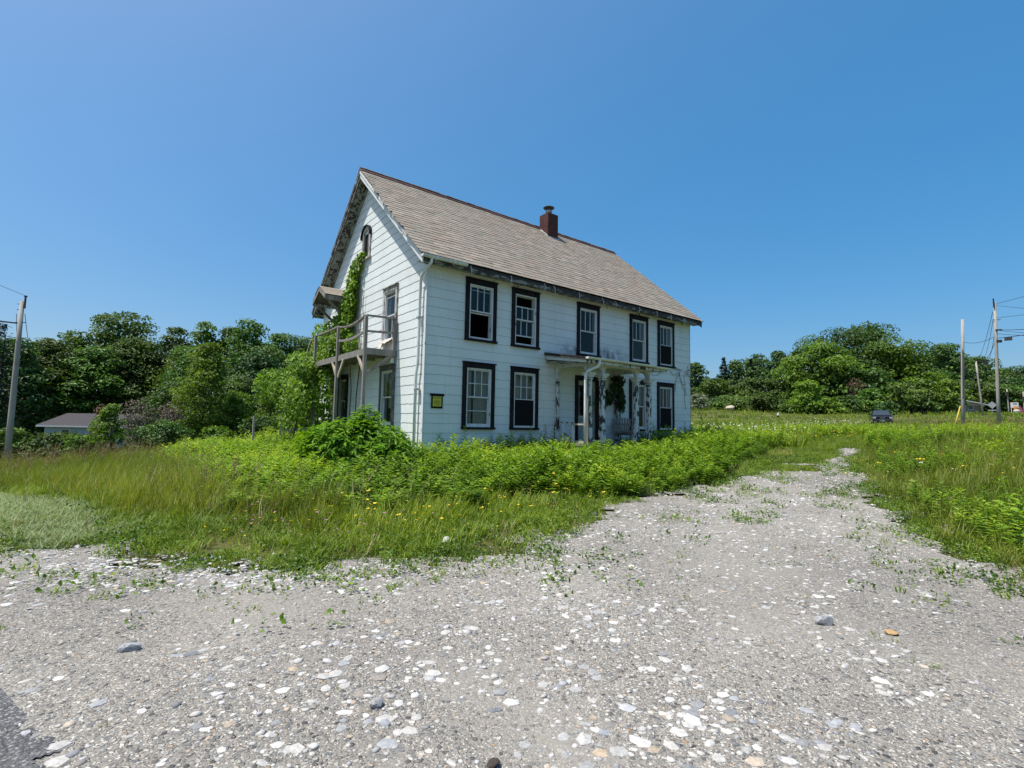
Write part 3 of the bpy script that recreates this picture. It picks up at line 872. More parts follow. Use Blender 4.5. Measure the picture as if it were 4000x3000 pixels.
mb = MB(); mb.tube([(-.13, YE - .07, 5.99), (-.13, YE - .05, 5.88), (-.14, .10, 5.62), (-.105, .20, 5.48), (-.10, .22, 4.2), (-.10, .22, 3.2), (-.11, .29, 2.9), (-.10, .30, .55)], .042, 8)
dsp = mb.build('downspout', M_METAL_W, house)
for z in (4.45, 2.45):
    mb = MB(); mb.box(-.155, -.03, .15, .30, z, z + .05); mb.build('pipe_bracket', M_METAL_G, dsp)

# ---- chimney, brick by brick
cx0, cx1, cy0, cy1 = 7.865, 8.465, 3.9, 4.47
M_BRICK = pm('red_brick', (.115, .042, .032), (.065, .026, .024), 3, .85, .4, 40)
mb = MB(); mb.box(cx0 + .012, cx1 - .012, cy0 + .012, cy1 - .012, 9.4, 10.925)
chim = mb.build('chimney', M_MORTAR, house)
bh = .0735; nb_ = 0
for k in range(19):
    z = 9.545 + k * bh
    for (ax, a0, a1, fx) in (('x', cx0, cx1, cy0), ('x', cx0, cx1, cy1), ('y', cy0, cy1, cx0), ('y', cy0, cy1, cx1)):
        t = a0 + (0 if (k % 2 == 0) == (ax == 'x') else .1); first = a0
        cuts = [a0]; v = a0 + (.2 if (k % 2 == 0) == (ax == 'x') else .1)
        while v < a1 - .04: cuts.append(v); v += .2
        cuts.append(a1)
        for p, r_ in zip(cuts, cuts[1:]):
            o_ = q.uniform(-.003, .004)
            mb = MB()
            lo_, hi_ = p + .005, r_ - .005
            if ax == 'x':
                if lo_ < cx0 + .02: lo_ = cx0 + .001
                if hi_ > cx1 - .02: hi_ = cx1 - .001
                s_ = -1 if fx == cy0 else 1
                y0, y1 = sorted((fx + s_ * o_, fx - s_ * .05)); mb.box(lo_, hi_, y0, y1, z, z + bh - .010)
            else:
                s_ = -1 if fx == cx0 else 1
                x0, x1 = sorted((fx + s_ * o_, fx - s_ * .05)); mb.box(x0, x1, max(lo_, cy0 + .052), min(hi_, cy1 - .052), z, z + bh - .010)
                if min(hi_, cy1 - .052) - max(lo_, cy0 + .052) < .02: continue
            mb.build('brick', M_BRICK, chim); nb_ += 1
mb = MB(); mb.box(cx0 + .03, cx1 - .03, cy0 + .03, cy1 - .03, 10.926, 10.95); mb.build('chimney_crown', M_MORTAR, chim)
mb = MB(); mb.lathe([(.10, 0), (.10, .10), (.145, .11), (.145, .21), (.12, .22), (.12, .27)], (8.14, 4.17, 10.945), 16); mb.build('flue_pipe', M_METAL_G, chim)
M_RUST = pm('rusty_cap_metal', (.10, .085, .06), (.06, .045, .035), 6, .7)
mb = MB(); mb.lathe([(.02, .27), (.23, .31), (.255, .335), (.25, .345), (.12, .395), (.0, .41)], (8.14, 4.17, 10.945), 20)
for a in range(3): mb.beam((8.14 + .115 * math.cos(a * 2.1), 4.17 + .115 * math.sin(a * 2.1), 11.15), (8.14 + .115 * math.cos(a * 2.1), 4.17 + .115 * math.sin(a * 2.1), 11.26), .02, .01)
mb.build('flue_cap', M_RUST, chim)
for i in range(5):
    y = 3.88 + i * .115; z = zr(y)
    mb = MB(); mb.prism([(y, z - .03), (y + .13, z + .06), (y + .13, z + .20), (y + .01, z + .10 + .02 * (i % 2))], SX, cx0 - .014, cx0 - .007); mb.build('flashing', M_METAL_W, chim)
mb = MB(); mb.prism([(cy0 - .16, zr(cy0 - .16) + .035), (cy0 - .01, zr(cy0) + .07), (cy0 - .01, zr(cy0) + .05), (cy0 - .16, zr(cy0 - .16) + .025)], SX, cx0 - .06, cx1 + .06); mb.build('flashing', M_METAL_G, chim)

# ------------------------------------------------------------------ porch
PX0, PX1, PY = 4.87, 7.81, -1.5
mb = MB()
mb.box(4.62, 8.05, -1.72, -.04, .94, 1.0)
porch = mb.build('porch', M_WOOD, house)
for i in range(24):
    x = 4.62 + i * .143
    mb = MB(); mb.box(x, x + .136, -1.74, -.045, 1.002, 1.026); mb.build('floor_plank', M_WOOD, porch)
mb = MB(); mb.box(4.66, 8.0, -1.70, -1.66, .45, .938); mb.box(4.66, 4.70, -1.65, -.05, .45, .938); mb.build('porch_skirt', M_PEEL, porch)
def post(x, y, zb=1.03, s=.075, lean=0):
    mb = MB()
    mb.box(x - s - .012, x + s + .012, y - s - .012, y + s + .012, zb, zb + .50)
    mb.box(x - s, x + s, y - s, y + s, zb + .501, 3.06)
    return mb.build('porch_post', M_PEEL, porch, bevel=.016)
def capital(x, y, s=.075):
    mb = MB()
    for z, h, e in ((3.0, .03, .02), (3.06, .05, .03), (3.112, .04, .06), (3.154, .05, .085)):
        mb.box(x - s - e, x + s + e, y - s - e, y + s + e, z, z + h)
    mb.build('capital', M_WHITE, porch, bevel=.006)
PXS = [PX0, 5.47, 7.13, PX1]
for x in PXS: post(x, PY); capital(x, PY)
for x in (PX0, PX1):
    post(x, -.075, s=.06); capital(x, -.075, .06)
ZB, ZT = 3.206, 3.43
def spandrel(a, b, fm, r):
    """beam soffit with rounded ends between two capitals"""
    pts = [(a, ZB)]
    for i in range(9):
        t = math.pi - math.pi / 2 * i / 8
        pts.append((a + .05 + r * (1 + math.cos(t)), ZB + .0 + (ZT - ZB) * math.sin(t)))
    for i in range(9):
        t = math.pi / 2 - math.pi / 2 * i / 8
        pts.append((b - .05 - r * (1 - math.cos(t)), ZB + (ZT - ZB) * math.sin(t)))
    pts.append((b, ZB)); pts += [(b, ZT + .03), (a, ZT + .03)]
    mb = MB()
    for i in range(1, len(pts) - 4):
        (p0, p1) = pts[i], pts[i+1]
        if abs(p0[0] - p1[0]) < 1e-5: continue
        mb.prism([p0, p1, (p1[0], ZT + .03), (p0[0], ZT + .03)], fm, -.055, .055)
    mb.prism([(a, ZB), (a + .05, ZB), (a + .05, ZT + .03), (a, ZT + .03)], fm, -.055, .055)
    mb.prism([(b - .05, ZB), (b, ZB), (b, ZT + .03), (b - .05, ZT + .03)], fm, -.055, .055)
    mb.build('arch_board', M_WHITE, porch)
fx = lambda a, b, d: (a, PY + d, b)
spandrel(PXS[0], PXS[1], fx, .19); spandrel(PXS[1], PXS[2], fx, .22); spandrel(PXS[2], PXS[3], fx, .19)
for x in (PX0, PX1): spandrel(PY + .06, -.03, lambda a, b, d: (x + d, a, b), .22)
mb = MB()
mb.box(PX0 - .07, PX1 + .07, PY - .07, PY + .07, ZT + .031, 3.56); mb.box(PX0 - .068, PX0 + .068, PY + .071, -.03, ZT + .031, 3.60); mb.box(PX1 - .068, PX1 + .068, PY + .071, -.03, ZT + .031, 3.60)
mb.build('porch_beam', M_WHITE, porch)
# slumping flat roof of the porch
SX2 = lambda a, b, d: (d, a, b)
prz = lambda y: 3.91 + .175 * y
mb = MB(); mb.prism([(-.035, prz(0) - .02), (-1.9, prz(-1.9) - .02), (-1.9, prz(-1.9) - .05), (-.035, prz(0) - .07)], SX2, 4.36, 8.32); mb.build('porch_roof_deck', M_WOOD, porch)
q = random.Random(8)
for i in range(11):
    y = -1.93 + i * .172
    x = 4.30
    while x < 8.3:
        w = min(q.uniform(.5, 1.1), 8.36 - x)
        k = q.uniform(0, .014)
        mb = MB(); mb.prism([(y, prz(y) + .016 + k), (min(y + .24, -.034), prz(min(y + .24, -.034)) + .012), (min(y + .24, -.034), prz(min(y + .24, -.034)) - .004), (y, prz(y) - .004 + k)], SX2, x, x + w - .01)
        mb.build('roofing_strip', M_TAR, porch); x += w
for x0 in (4.31, 8.335):
    mb = MB(); mb.prism([(-.035, prz(0) + .012), (-1.93, prz(-1.93) + .012), (-1.93, prz(-1.93) - .05), (-.035, prz(0) - .085)], SX2, x0, x0 + .024)
    mb.build('roof_edge', M_TAR, porch)
for x0 in (4.36, 8.29):
    mb = MB(); mb.prism([(-.035, prz(0) - .086), (-1.86, prz(-1.86) - .055), (-1.86, prz(-1.86) - .13), (-.035, prz(0) - .22)], SX2, x0, x0 + .025)
    mb.build('porch_bargeboard', M_WHITE, porch)
mb = MB()
mb.prism([(-.035, 3.60), (-1.85, 3.455), (-1.85, 3.475), (-.035, 3.62)], SX2, 4.38, 4.80); mb.prism([(-.035, 3.60), (-1.85, 3.455), (-1.85, 3.475), (-.035, 3.62)], SX2, 7.89, 8.30)
mb.box(4.38, 8.30, -1.885, -1.855, 3.44, 3.55)
mb.build('porch_cornice', M_PEEL, porch)
mb = MB(); mb.prism([(-.1, 3.566), (-1.43, 3.565), (-1.43, 3.585), (-.1, 3.586)], SX2, 4.95, 7.73); mb.build('porch_ceiling', M_WHITE, porch)
mb = MB(); halfpipe(mb, 4.28, 7.55, -1.98, 3.60, .068); halfpipe(mb, 7.552, 8.36, -1.97, 3.575, .066)
pg = mb.build('porch_gutter', M_METAL_W, house)
for x in (5.6, 6.35, 7.0, 7.5):
    mb = MB(); mb.beam((x, -2.05, 3.59), (x, -1.89, 3.60), .03, .012); mb.build('gutter_strap', M_METAL_W, pg)
mb = MB(); mb.tube([(4.82, -1.98, 3.55), (4.82, -1.97, 3.42), (4.80, -1.95, 3.36), (4.62, -1.68, 3.22), (4.585, -1.63, 3.12), (4.58, -1.63, 2.0), (4.575, -1.63, .70)], [.05, .05, .046, .046, .046, .046, .046], 10)
mb.build('porch_downspout', M_METAL_W, house)
# what is left of the side railing
mb = MB(); mb.beam((PX0, -.10, 1.655), (PX0 - .01, -.80, 1.64), .07, .045); mb.build('handrail', M_PEEL, porch)
mb = MB(); mb.beam((PX0 - .05, -.82, 1.60), (PX0 - .06, -1.43, 1.60), .09, .05); mb.build('handrail', M_WOOD_L, porch)
for y in (-.42, -.86):
    mb = MB(); mb.beam((PX0 - .03, y, 1.03), (PX0 - .03, y, 1.60), .055 if y > -.5 else .085, .055); mb.build('baluster', M_WHITE, porch)
mb = MB(); mb.beam((PX0 - .03, -.44, 1.30), (PX0 - .04, -.83, 1.10), .05, .07); mb.build('loose_rail', M_WOOD, porch)
mb = MB(); mb.beam((PX0 - .05, -.80, 1.05), (PX0 - .06, -1.44, 1.05), .09, .05); mb.build('bottom_rail', M_WOOD_L, porch)
# brown board nailed beside the corner post
mb = MB(); mb.box(PX0 - .13, PX0 - .095, PY - .09, PY + .05, .98, 2.95); mb.build('nailed_board', pm('bare_pine_board', (.36, .25, .16), (.20, .14, .09), 9, .8, stretch=(1, 1, .1)), porch)

# ------------------------------------------------------------------ balcony on the gable
BX, BY0, BY1 = -.98, 1.79, 7.3
mb = MB()
for i in range(6):
    x = BX + .03 + i * .157
    mb.box(x, x + .148, BY0 + .03, BY1, 3.685, 3.715)
balc = mb.build('balcony', M_WOOD, house)
mb = MB(); mb.box(BX - .045, -.03, BY0 - .015, BY0 + .028, 3.52, 3.70); mb.build('rim_board', M_WOOD, balc)
mb = MB(); mb.box(BX - .02, BX + .025, BY0 + .09, BY1, 3.51, 3.684); mb.build('rim_board', M_WOOD, balc)
for y in (2.6, 3.4, 4.3, 5.1, 5.9, 6.7):
    mb = MB(); mb.box(BX + .03, -.04, y, y + .045, 3.54, 3.683); mb.build('joist', M_WOOD, balc)
for y in (BY0 + .02, 4.19, 6.67):
    mb = MB(); mb.box(BX - .065, BX - .021 + .045, y - .05, y + .05, .1, 4.64); mb.build('balcony_post', M_WOOD, balc, bevel=.005)
mb = MB(); mb.box(-.14, -.045, BY0 - .0, BY0 + .075, 3.70, 4.66); mb.build('balcony_post', M_WOOD, balc)
def rail(p, q_, sag, w=.05, h=.085, name='rail'):
    mb = MB(); n = 8; P = Vector(p); Q = Vector(q_)
    pts = [P.lerp(Q, i / n) - Vector((0, 0, sag * 4 * (i / n) * (1 - i / n))) for i in range(n + 1)]
    for a, b in zip(pts, pts[1:]): mb.beam(a, b, w, h)
    mb.build(name, M_WOOD, balc)
rail((BX - .02, BY0 + .03, 4.665), (-.06, BY0 + .03, 4.69), .0, .10, .045)
rail((BX - .02, BY0 + .03, 4.20), (-.10, BY0 + .03, 4.24), .0, .04, .06)
rail((BX - .02, BY0 + .08, 4.665), (BX - .02, 4.19, 4.66), .13, .10, .045)
rail((BX - .02, 4.20, 4.66), (BX - .02, 6.70, 4.66), .03, .10, .045)
rail((BX - .01, BY0 + .08, 4.22), (BX - .01, 4.15, 4.19), .10, .045, .075)
for y, dy in ((BY0 + .04, .58), (4.19, .55), (4.19, -.55)):
    mb = MB(); mb.beam((BX - .0, y + math.copysign(.05, dy), 2.98), (BX - .0, y + dy, 3.53), .045, .085); mb.build('brace', M_WOOD_L, balc)
mb = MB(); mb.beam((BX + .03, BY0 + .03, 2.93), (-.22, BY0 + .03, 3.53), .045, .095); mb.build('brace', M_WOOD, balc)
mb = MB(); mb.box(-.17, -.05, 1.86, 2.02, 3.33, 3.50); o = mb.build('lamp_box', M_METAL_W, balc, bevel=.01)
# stair rail going down at the far end
mb = MB(); mb.beam((BX - .0, 7.3, 4.6), (BX - .0, 9.6, 2.4), .05, .09); mb.beam((BX, 7.35, 3.6), (BX, 9.7, 1.3), .05, .2); mb.beam((BX, 9.6, .2), (BX, 9.6, 2.5), .09, .09)
mb.build('stair_stringer', M_WOOD, balc)

# little gabled hood over the balcony door
cyh, czh = 6.5, 6.50
mb = MB()
fxh = lambda a, b, d: (d, a, b)
for s in (1, -1):
    mb.prism([(cyh, czh - .02), (cyh + s * .74, czh - .44), (cyh + s * .74, czh - .47), (cyh, czh - .05)], fxh, -1.0, -.032)
hood = mb.build('door_hood', M_WOOD, house)
q = random.Random(2)
for s in (1, -1):
    for i in range(5):
        a0 = .76 - i * .155; a1 = a0 - .20
        mb = MB(); mb.prism([(cyh + s * a0, czh + .02 - a0 * .57), (cyh + s * max(a1, 0), czh + .008 - max(a1, 0) * .57), (cyh + s * max(a1, 0), czh - .004 - max(a1, 0) * .57), (cyh + s * a0, czh + .004 - a0 * .57)], fxh, -1.03 + q.uniform(-.01, .01), -.033)
        mb.build('hood_shingle', M_SLATE, hood)
    mb = MB(); mb.prism([(cyh, czh - .05), (cyh + s * .75, czh - .475), (cyh + s * .75, czh - .60), (cyh, czh - .19)], fxh, -1.025, -.99); mb.build('hood_bargeboard', M_WOOD, hood)
    mb = MB(); mb.box(-.985, -.035, *sorted((cyh + s * .73, cyh + s * .76)), czh - .62, czh - .47); mb.build('hood_fascia', M_WOOD, hood)
    mb = MB(); mb.beam((-.06, cyh + s * .62, czh - 1.3), (-.85, cyh + s * .62, czh - .64), .06, .08); mb.build('hood_bracket', M_WOOD, hood)
    mb = MB(); mb.box(-.95, -.04, *sorted((cyh + s * .62, cyh + s * .70)), czh - .62, czh - .54); mb.build('hood_beam', M_PEEL, hood)

# ------------------------------------------------------------------ things on and about the house
def hw(x, y, z=0):
    c, s = math.cos(.65663), math.sin(.65663)
    return (-2.396 + x * c - y * s, 13.65 + x * s + y * c, z)
HR = .65663

def text_mesh(txt, size, name, extrude=.001):
    cu = bpy.data.curves.new(name, 'FONT'); cu.body = txt; cu.size = size; cu.extrude = extrude
    cu.align_x = 'CENTER'; cu.align_y = 'CENTER'; cu.resolution_u = 3
    o = bpy.data.objects.new(name, cu); COL.objects.link(o)
    dg = bpy.context.evaluated_depsgraph_get()
    me = bpy.data.meshes.new_from_object(o.evaluated_get(dg))
    bpy.data.objects.remove(o); bpy.data.curves.remove(cu)
    me.name = name
    return me

# yellow POSTED notice taped to the siding
M_BLACK = pm('black_tape', (.004, .004, .0045), (.007, .0065, .0065), 8, .6, spec=.1)
M_YEL = pm('notice_yellow', (.62, .55, .05), (.55, .50, .06), 6, .6)
M_INK = pm('printing_ink', (.012, .012, .010), (.02, .02, .016), 8, .6)
ps = empty('posted_notice', hw(.17, -.036, 2.36), HR, 'yellow POSTED notice framed in black tape beside the house corner', 'sign')
mb = MB(); mb.box(.045, .40, -.006, 0, -.395, -.0); mb.build('tape_backing', M_BLACK, ps)
mb = MB(); mb.box(0, .445, -.009, -.0065, -.055, .01); mb.build('tape_strip', M_BLACK, ps)
mb = MB(); mb.box(.09, .355, -.009, -.0065, -.345, -.060); mb.build('notice_sheet', M_YEL, ps)
o = link('lettering', text_mesh('POSTED', .085, 'lettering'), M_INK, ps); o.location = (.222, -.0100, -.105); o.rotation_euler = (rad(90), 0, 0); o.scale = (.74, 1.25, 1)
qq = random.Random(4)
for i, (z, w) in enumerate(((-.175, .15), (-.20, .21), (-.222, .20), (-.244, .22), (-.266, .16), (-.288, .22), (-.322, .17))):
    mb = MB(); x = .222 - w / 2
    while x < .222 + w / 2:
        d = qq.uniform(.012, .035); mb.box(x, min(x + d, .222 + w / 2), -.0102, -.0092, z, z + .010); x += d + .006
    mb.build('print_line', M_INK, ps)

# green 21 plaque on the corner post
pl = empty('number_plaque', hw(PX0 + .02, PY - .076, 2.32), HR, 'small dark green house number plaque reading 21 on the porch post', 'sign')
mb = MB(); mb.box(-.055, .055, -.006, 0, -.15, .15); mb.build('plaque_board', pm('plaque_green', (.006, .10, .085), (.006, .08, .07), 5, .4), pl)
M_PWHITE = pm('number_white', (.75, .78, .75), (.7, .72, .7), 5, .5)
for t, z in (('2', .065), ('1', -.07)):
    o = link('digit', text_mesh(t, .16, 'digit'), M_PWHITE, pl); o.location = (0, -.0075, z); o.rotation_euler = (rad(90), 0, 0)

# slatted garden chair on the porch
M_CHAIR = pm('weathered_chair_wood', (.30, .27, .24), (.20, .18, .16), 8, .85, stretch=(1, 1, .15))
ch = empty('slatted_chair', hw(7.50, -.62, 1.028), HR - rad(48), 'grey wooden slat-back garden chair standing on the porch', 'chair')
for i in range(7):
    x = -.27 + i * .09
    mb = MB(); mb.beam((x * .75, .16, .22), (x * 1.08, .42, .80 + .03 * math.cos(x * 5)), .07, .018, side=(1, 0, 0)); mb.build('back_slat', M_CHAIR, ch)
for i in range(5):
    y = -.36 + i * .115
    mb = MB(); mb.beam((-.28, y, .37 - i * .03), (.28, y, .37 - i * .03), .10, .018, side=(0, 1, 0)); mb.build('seat_slat', M_CHAIR, ch)
for s in (-1, 1):
    mb = MB(); mb.beam((s * .30, -.36, 0), (s * .30, -.36, .55), .04, .09); mb.build('leg', M_CHAIR, ch)
    mb = MB(); mb.beam((s * .27, -.38, .35), (s * .27, .42, .03), .03, .10, side=(1, 0, 0)); mb.build('leg', M_CHAIR, ch)
    mb = MB(); mb.beam((s * .32, -.42, .56), (s * .32, .34, .56), .12, .022, side=(1, 0, 0)); mb.build('armrest', M_CHAIR, ch)
mb = MB(); mb.beam((-.32, .40, .60), (.32, .40, .60), .02, .07, side=(0, 1, 0)); mb.build('back_rail', M_CHAIR, ch)

# bleached rag hanging over the balcony window sill
vs = []; fs = []
for i in range(7):
    for j in range(8):
        a = i / 6; b = j / 7
        vs.append(hw(-.13 - .10 * b + .02 * math.sin(a * 9 + b * 5), 1.98 + a * .85, 4.10 - b * (.34 if a > .6 else .12) + .015 * math.sin(a * 14)))
for i in range(6):
    for j in range(7): fs.append((i*8+j, (i+1)*8+j, (i+1)*8+j+1, i*8+j+1))
me = bpy.data.meshes.new('rag'); me.from_pydata(vs, [], fs); me.polygons.foreach_set('use_smooth', [True] * len(fs))
rag = link('rag', me, pm('bleached_cloth', (.62, .60, .52), (.42, .40, .33), 6, .95))
tag(rag, 'bleached rag draped over the sill of the balcony window', 'cloth')
md = rag.modifiers.new('thick', 'SOLIDIFY'); md.thickness = .008

# ------------------------------------------------------------------ plants: shared builders
def nrm(v): return v / np.maximum(np.linalg.norm(v, axis=-1, keepdims=True), 1e-9)
def leaves(P, Nn, S, wid=.55, fold=.18, tan=None, long_=1.0):
    """one folded diamond leaf per point; P centres, Nn normals, S lengths"""
    n = len(P)
    Nn = nrm(Nn)
    if tan is None: tan = rng.normal(size=(n, 3))
    t = nrm(tan - Nn * (tan * Nn).sum(1, keepdims=True)); b = np.cross(Nn, t)
    S = np.asarray(S).reshape(-1, 1)
    base = P - t * S * .5 * long_; tip = P + t * S * .5 * long_ - Nn * S * .12
    l = P + b * S * wid * .5 + Nn * S * fold - t * S * .06; r = P - b * S * wid * .5 + Nn * S * fold - t * S * .06
    V = np.stack([base, l, tip, r], 1).reshape(-1, 3)
    i = np.arange(n)[:, None] * 4
    T = np.concatenate([i + np.array([[0, 3, 2]]), i + np.array([[0, 2, 1]])])
    return V, T

def join(parts):
    Vs = []; Ts = []; Cs = []; b = 0
    for V, T, C in parts:
        Vs.append(V); Ts.append(T + b); Cs.append(C); b += len(V)
    return np.concatenate(Vs), np.concatenate(Ts), np.concatenate(Cs)

def scatter(proto, pos, rot, scale, tint, tilt=None):
    """proto (V, T, C) copied to every position; scale (n,2) = xy, z"""
    V, T, C = proto
    n = len(pos)
    if n == 0: return np.zeros((0, 3)), np.zeros((0, 3), int), np.zeros(0)
    c, s = np.cos(rot)[:, None], np.sin(rot)[:, None]
    x = V[None, :, 0] * scale[:, :1]; y = V[None, :, 1] * scale[:, :1]; z = V[None, :, 2] * scale[:, 1:2]
    X = x * c - y * s; Y = x * s + y * c
    if tilt is not None:
        X = X + z * tilt[:, :1]; Y = Y + z * tilt[:, 1:2]
    O = np.stack([X + pos[:, 0:1], Y + pos[:, 1:2], z + pos[:, 2:3]], 2).reshape(-1, 3)
    TT = (T[None] + (np.arange(n) * len(V))[:, None, None]).reshape(-1, 3)
    return O, TT, np.clip(C[None, :] + tint[:, None], 0, 1).reshape(-1)

def field(name, protos, pos, smin, smax, mat, zmin=.8, zmax=1.2, tvar=.25, hfun=None, lean=.12, tfun=None):
    n = len(pos); parts = []
    pick = rng.integers(0, len(protos), n); rot = rng.uniform(0, 6.283, n)
    sc_ = rng.uniform(smin, smax, n); sz = sc_ * rng.uniform(zmin, zmax, n)
    if hfun is not None: sz = sz * hfun(pos[:, 0], pos[:, 1])
    tint = rng.normal(0, tvar, n) * .6 + (tfun(pos[:, 0], pos[:, 1]) if tfun is not None else 0)
    tilt = rng.normal(0, lean, (n, 2))
    for k, pr in enumerate(protos):
        m = pick == k
        parts.append(scatter(pr, pos[m], rot[m], np.stack([sc_[m], sz[m]], 1), tint[m], tilt[m]))
    V, T, C = join(parts)
    return tag(link(name, tri_mesh(name, V, T, C), mat), kind='stuff')

def grass_proto(nb, h, spread, w, lean=.5, tint=.35):
    parts = []
    for i in range(nb):
        a = rng.uniform(0, 6.283); r = spread * math.sqrt(rng.uniform()); hh = h * rng.uniform(.55, 1.1)
        bx, by = r * math.cos(a), r * math.sin(a)
        d = rng.uniform(0, 6.283); L = lean * rng.uniform(.2, 1.0) * hh
        dx, dy = math.cos(d), math.sin(d); px, py = -dy * w / 2, dx * w / 2
        V = np.array([(bx - px, by - py, 0), (bx + px, by + py, 0), (bx + dx*L*.3 - px*.8, by + dy*L*.3 - py*.8, hh*.6), (bx + dx*L*.3 + px*.8, by + dy*L*.3 + py*.8, hh*.6), (bx + dx*L, by + dy*L, hh)])
        parts.append((V, np.array([(0,1,3),(0,3,2),(2,3,4)]), np.full(5, tint + rng.normal(0, .12))))
    return join(parts)

def weed_proto(nl, lw=.30, ll=.20, top=True, droop=.1):
    """upright stalk of height 1 with lance-shaped leaves all the way up"""
    parts = []
    w = .006
    V = np.array([(-w, 0, 0), (w, 0, 0), (0, w, 0), (-w*.5, 0, 1), (w*.5, 0, 1), (0, w*.5, 1.0)])
    parts.append((V, np.array([(0,1,4),(0,4,3),(1,2,5),(1,5,4),(2,0,3),(2,3,5)]), np.full(6, .3)))
    P = []; Nn = []; Tn = []; S = []
    for i in range(nl):
        t = .12 + .88 * (i / nl) ** .75
        a = i * 2.4 + rng.uniform(-.3, .3)
        l = ll * (1.15 - .55 * t) * rng.uniform(.8, 1.2)
        el = .25 + .65 * t * t - droop + rng.uniform(-.2, .2)
        d = np.array([math.cos(a) * math.cos(el), math.sin(a) * math.cos(el), math.sin(el)])
        P.append(np.array([0, 0, t]) + d * l * .5); Tn.append(d); S.append(l)
        Nn.append(np.array([-math.cos(a) * math.sin(el), -math.sin(a) * math.sin(el), math.cos(el)]) + rng.normal(0, .15, 3))
    V, T = leaves(np.array(P), np.array(Nn), np.array(S), lw, .06, np.array(Tn))
    parts.append((V, T, np.repeat(.45 + .35 * np.linspace(0, 1, nl) + rng.normal(0, .1, nl), 4)))
    return join(parts)

def forb_proto(nl, size, spread, h):
    P = np.stack([rng.normal(0, spread, nl), rng.normal(0, spread, nl), rng.uniform(.15, 1, nl) * h], 1)
    Nn = np.stack([P[:, 0] * 3, P[:, 1] * 3, np.full(nl, .8)], 1) + rng.normal(0, .4, (nl, 3))
    V, T = leaves(P, Nn, rng.uniform(.6, 1.2, nl) * size, .75, .08)
    return V, T, np.repeat(.5 + rng.normal(0, .2, nl), 4)

def pts(n, x0, x1, y0, y1, ok, dz=0.0, inview=True):
    x = rng.uniform(x0, x1, n); y = rng.uniform(y0, y1, n)
    m = ok(x, y)
    if inview: m &= np.abs(x) < 1.12 * y + 2.0
    x, y = x[m], y[m]
    return np.stack([x, y, Hh(x, y) + dz], 1)

_c, _s = math.cos(HR), math.sin(HR)
def hloc(x, y):
    dx, dy = x + 2.396, y - 13.65
    return dx * _c + dy * _s, -dx * _s + dy * _c
def offhouse(x, y, m=.12):
    a, b = hloc(x, y)
    inside = (a > -m) & (a < HW + m) & (b > -m) & (b < HD + m)
    porch_ = (a > 4.55) & (a < 8.1) & (b > -1.78) & (b < .2)
    return ~(inside | porch_)

WEED = [(-4.1,8.0),(-2.9,7.75),(-1.7,8.2),(-.6,8.9),(.75,9.55),(2.15,10.35),(3.4,11.3),(4.8,12.5),(7.2,15.7),(10.5,20.2),(8.9,22.6),(3,18.6),(-2.4,15),(-9,23),(-15,23.5),(-14,19),(-9,13.5),(-6.2,10.2)]
def dW(x, y):
    d = dpoly(x, y, WEED)
    return np.where(inpoly(x, y, WEED), d, -d)

M_WEED = leafmat('weed_leaf', (.050, .115, .008), (.180, .31, .018), .37, cc=(.29, .39, .03))
M_GRASS = leafmat('meadow_grass', (.080, .14, .010), (.235, .32, .026), .34, cc=(.36, .36, .08))
M_LONG = leafmat('long_grass', (.095, .135, .012), (.25, .28, .035), .32, cc=(.36, .30, .11))
M_FORB = leafmat('clover_leaf', (.042, .095, .008), (.13, .23, .018), .32, cc=(.22, .31, .03))
M_STRAW = leafmat('cut_grass', (.11, .165, .055), (.28, .34, .15), .25)
M_SEED = leafmat('grass_seed_head', (.12, .075, .04), (.24, .16, .085), .2)
M_YELLOW = leafmat('yellow_petal', (.62, .42, .01), (.72, .52, .02), .15)
M_DAISY = leafmat('white_petal', (.66, .68, .60), (.74, .75, .68), .15)
M_PINK = leafmat('clover_flower', (.30, .13, .22), (.40, .22, .30), .15)

weeds = [weed_proto(26, .28, .19) for _ in range(3)] + [weed_proto(20, .42, .18) for _ in range(2)] + [weed_proto(14, .55, .24, droop=.35), weed_proto(34, .2, .15)]
grass_n = [grass_proto(13, .42, .10, .009, .6) for _ in range(5)]
grass_l = [grass_proto(11, .62, .11, .008, .45) for _ in range(4)]
grass_s = [grass_proto(8, .14, .07, .009, .8) for _ in range(4)]
grass_f = [grass_proto(8, .5, .22, .042, .5) for _ in range(4)]
forbs = [forb_proto(11, .042, .06, .10) for _ in range(4)]

# tall leafy weeds in front of the house and along the gable
wp = pts(17500, -15, 11, 8, 24, lambda x, y: (dW(x, y) + (vnoise(x, y, .8, 1) - .5) * 1.0 > 0) & offhouse(x, y) & (rng.uniform(size=len(x)) < np.clip(14 / y, .35, 1)))
def wh(x, y):
    a, b = hloc(x, y)
    edge = np.clip(dW(x, y) / 1.1, .0, 1)
    return (.42 + .30 * edge) * np.where((a < .3) & (b < 3), .85, 1) * (.8 + .4 * vnoise(x, y, 1.4, 6)) * np.where((b > -1.2) & (b < 0), 1.08, 1.0) * np.where(a < -2.2, .8, 1.0) / 1.0
field('tall_weeds', weeds, wp, .82, 1.12, M_WEED, .72, 1.22, .34, wh, .12, lambda x, y: (vnoise(x, y, 2.2, 8) - .5) * .7 - .05 - np.where(hloc(x, y)[0] > 4.3, .16, 0))
# a ragged line of taller stalks standing up against the wall
tp = pts(900, -3, 10, 12, 23, lambda x, y: (hloc(x, y)[1] > -1.0) & (hloc(x, y)[1] < -.15) & (hloc(x, y)[0] > .3) & offhouse(x, y) & (rng.uniform(size=len(x)) < .45))
field('tall_weeds', weeds, tp, .85, 1.05, M_WEED, .95, 1.3, .2, lambda x, y: .95 + 0 * x, .06, lambda x, y: -.12 + 0 * x)

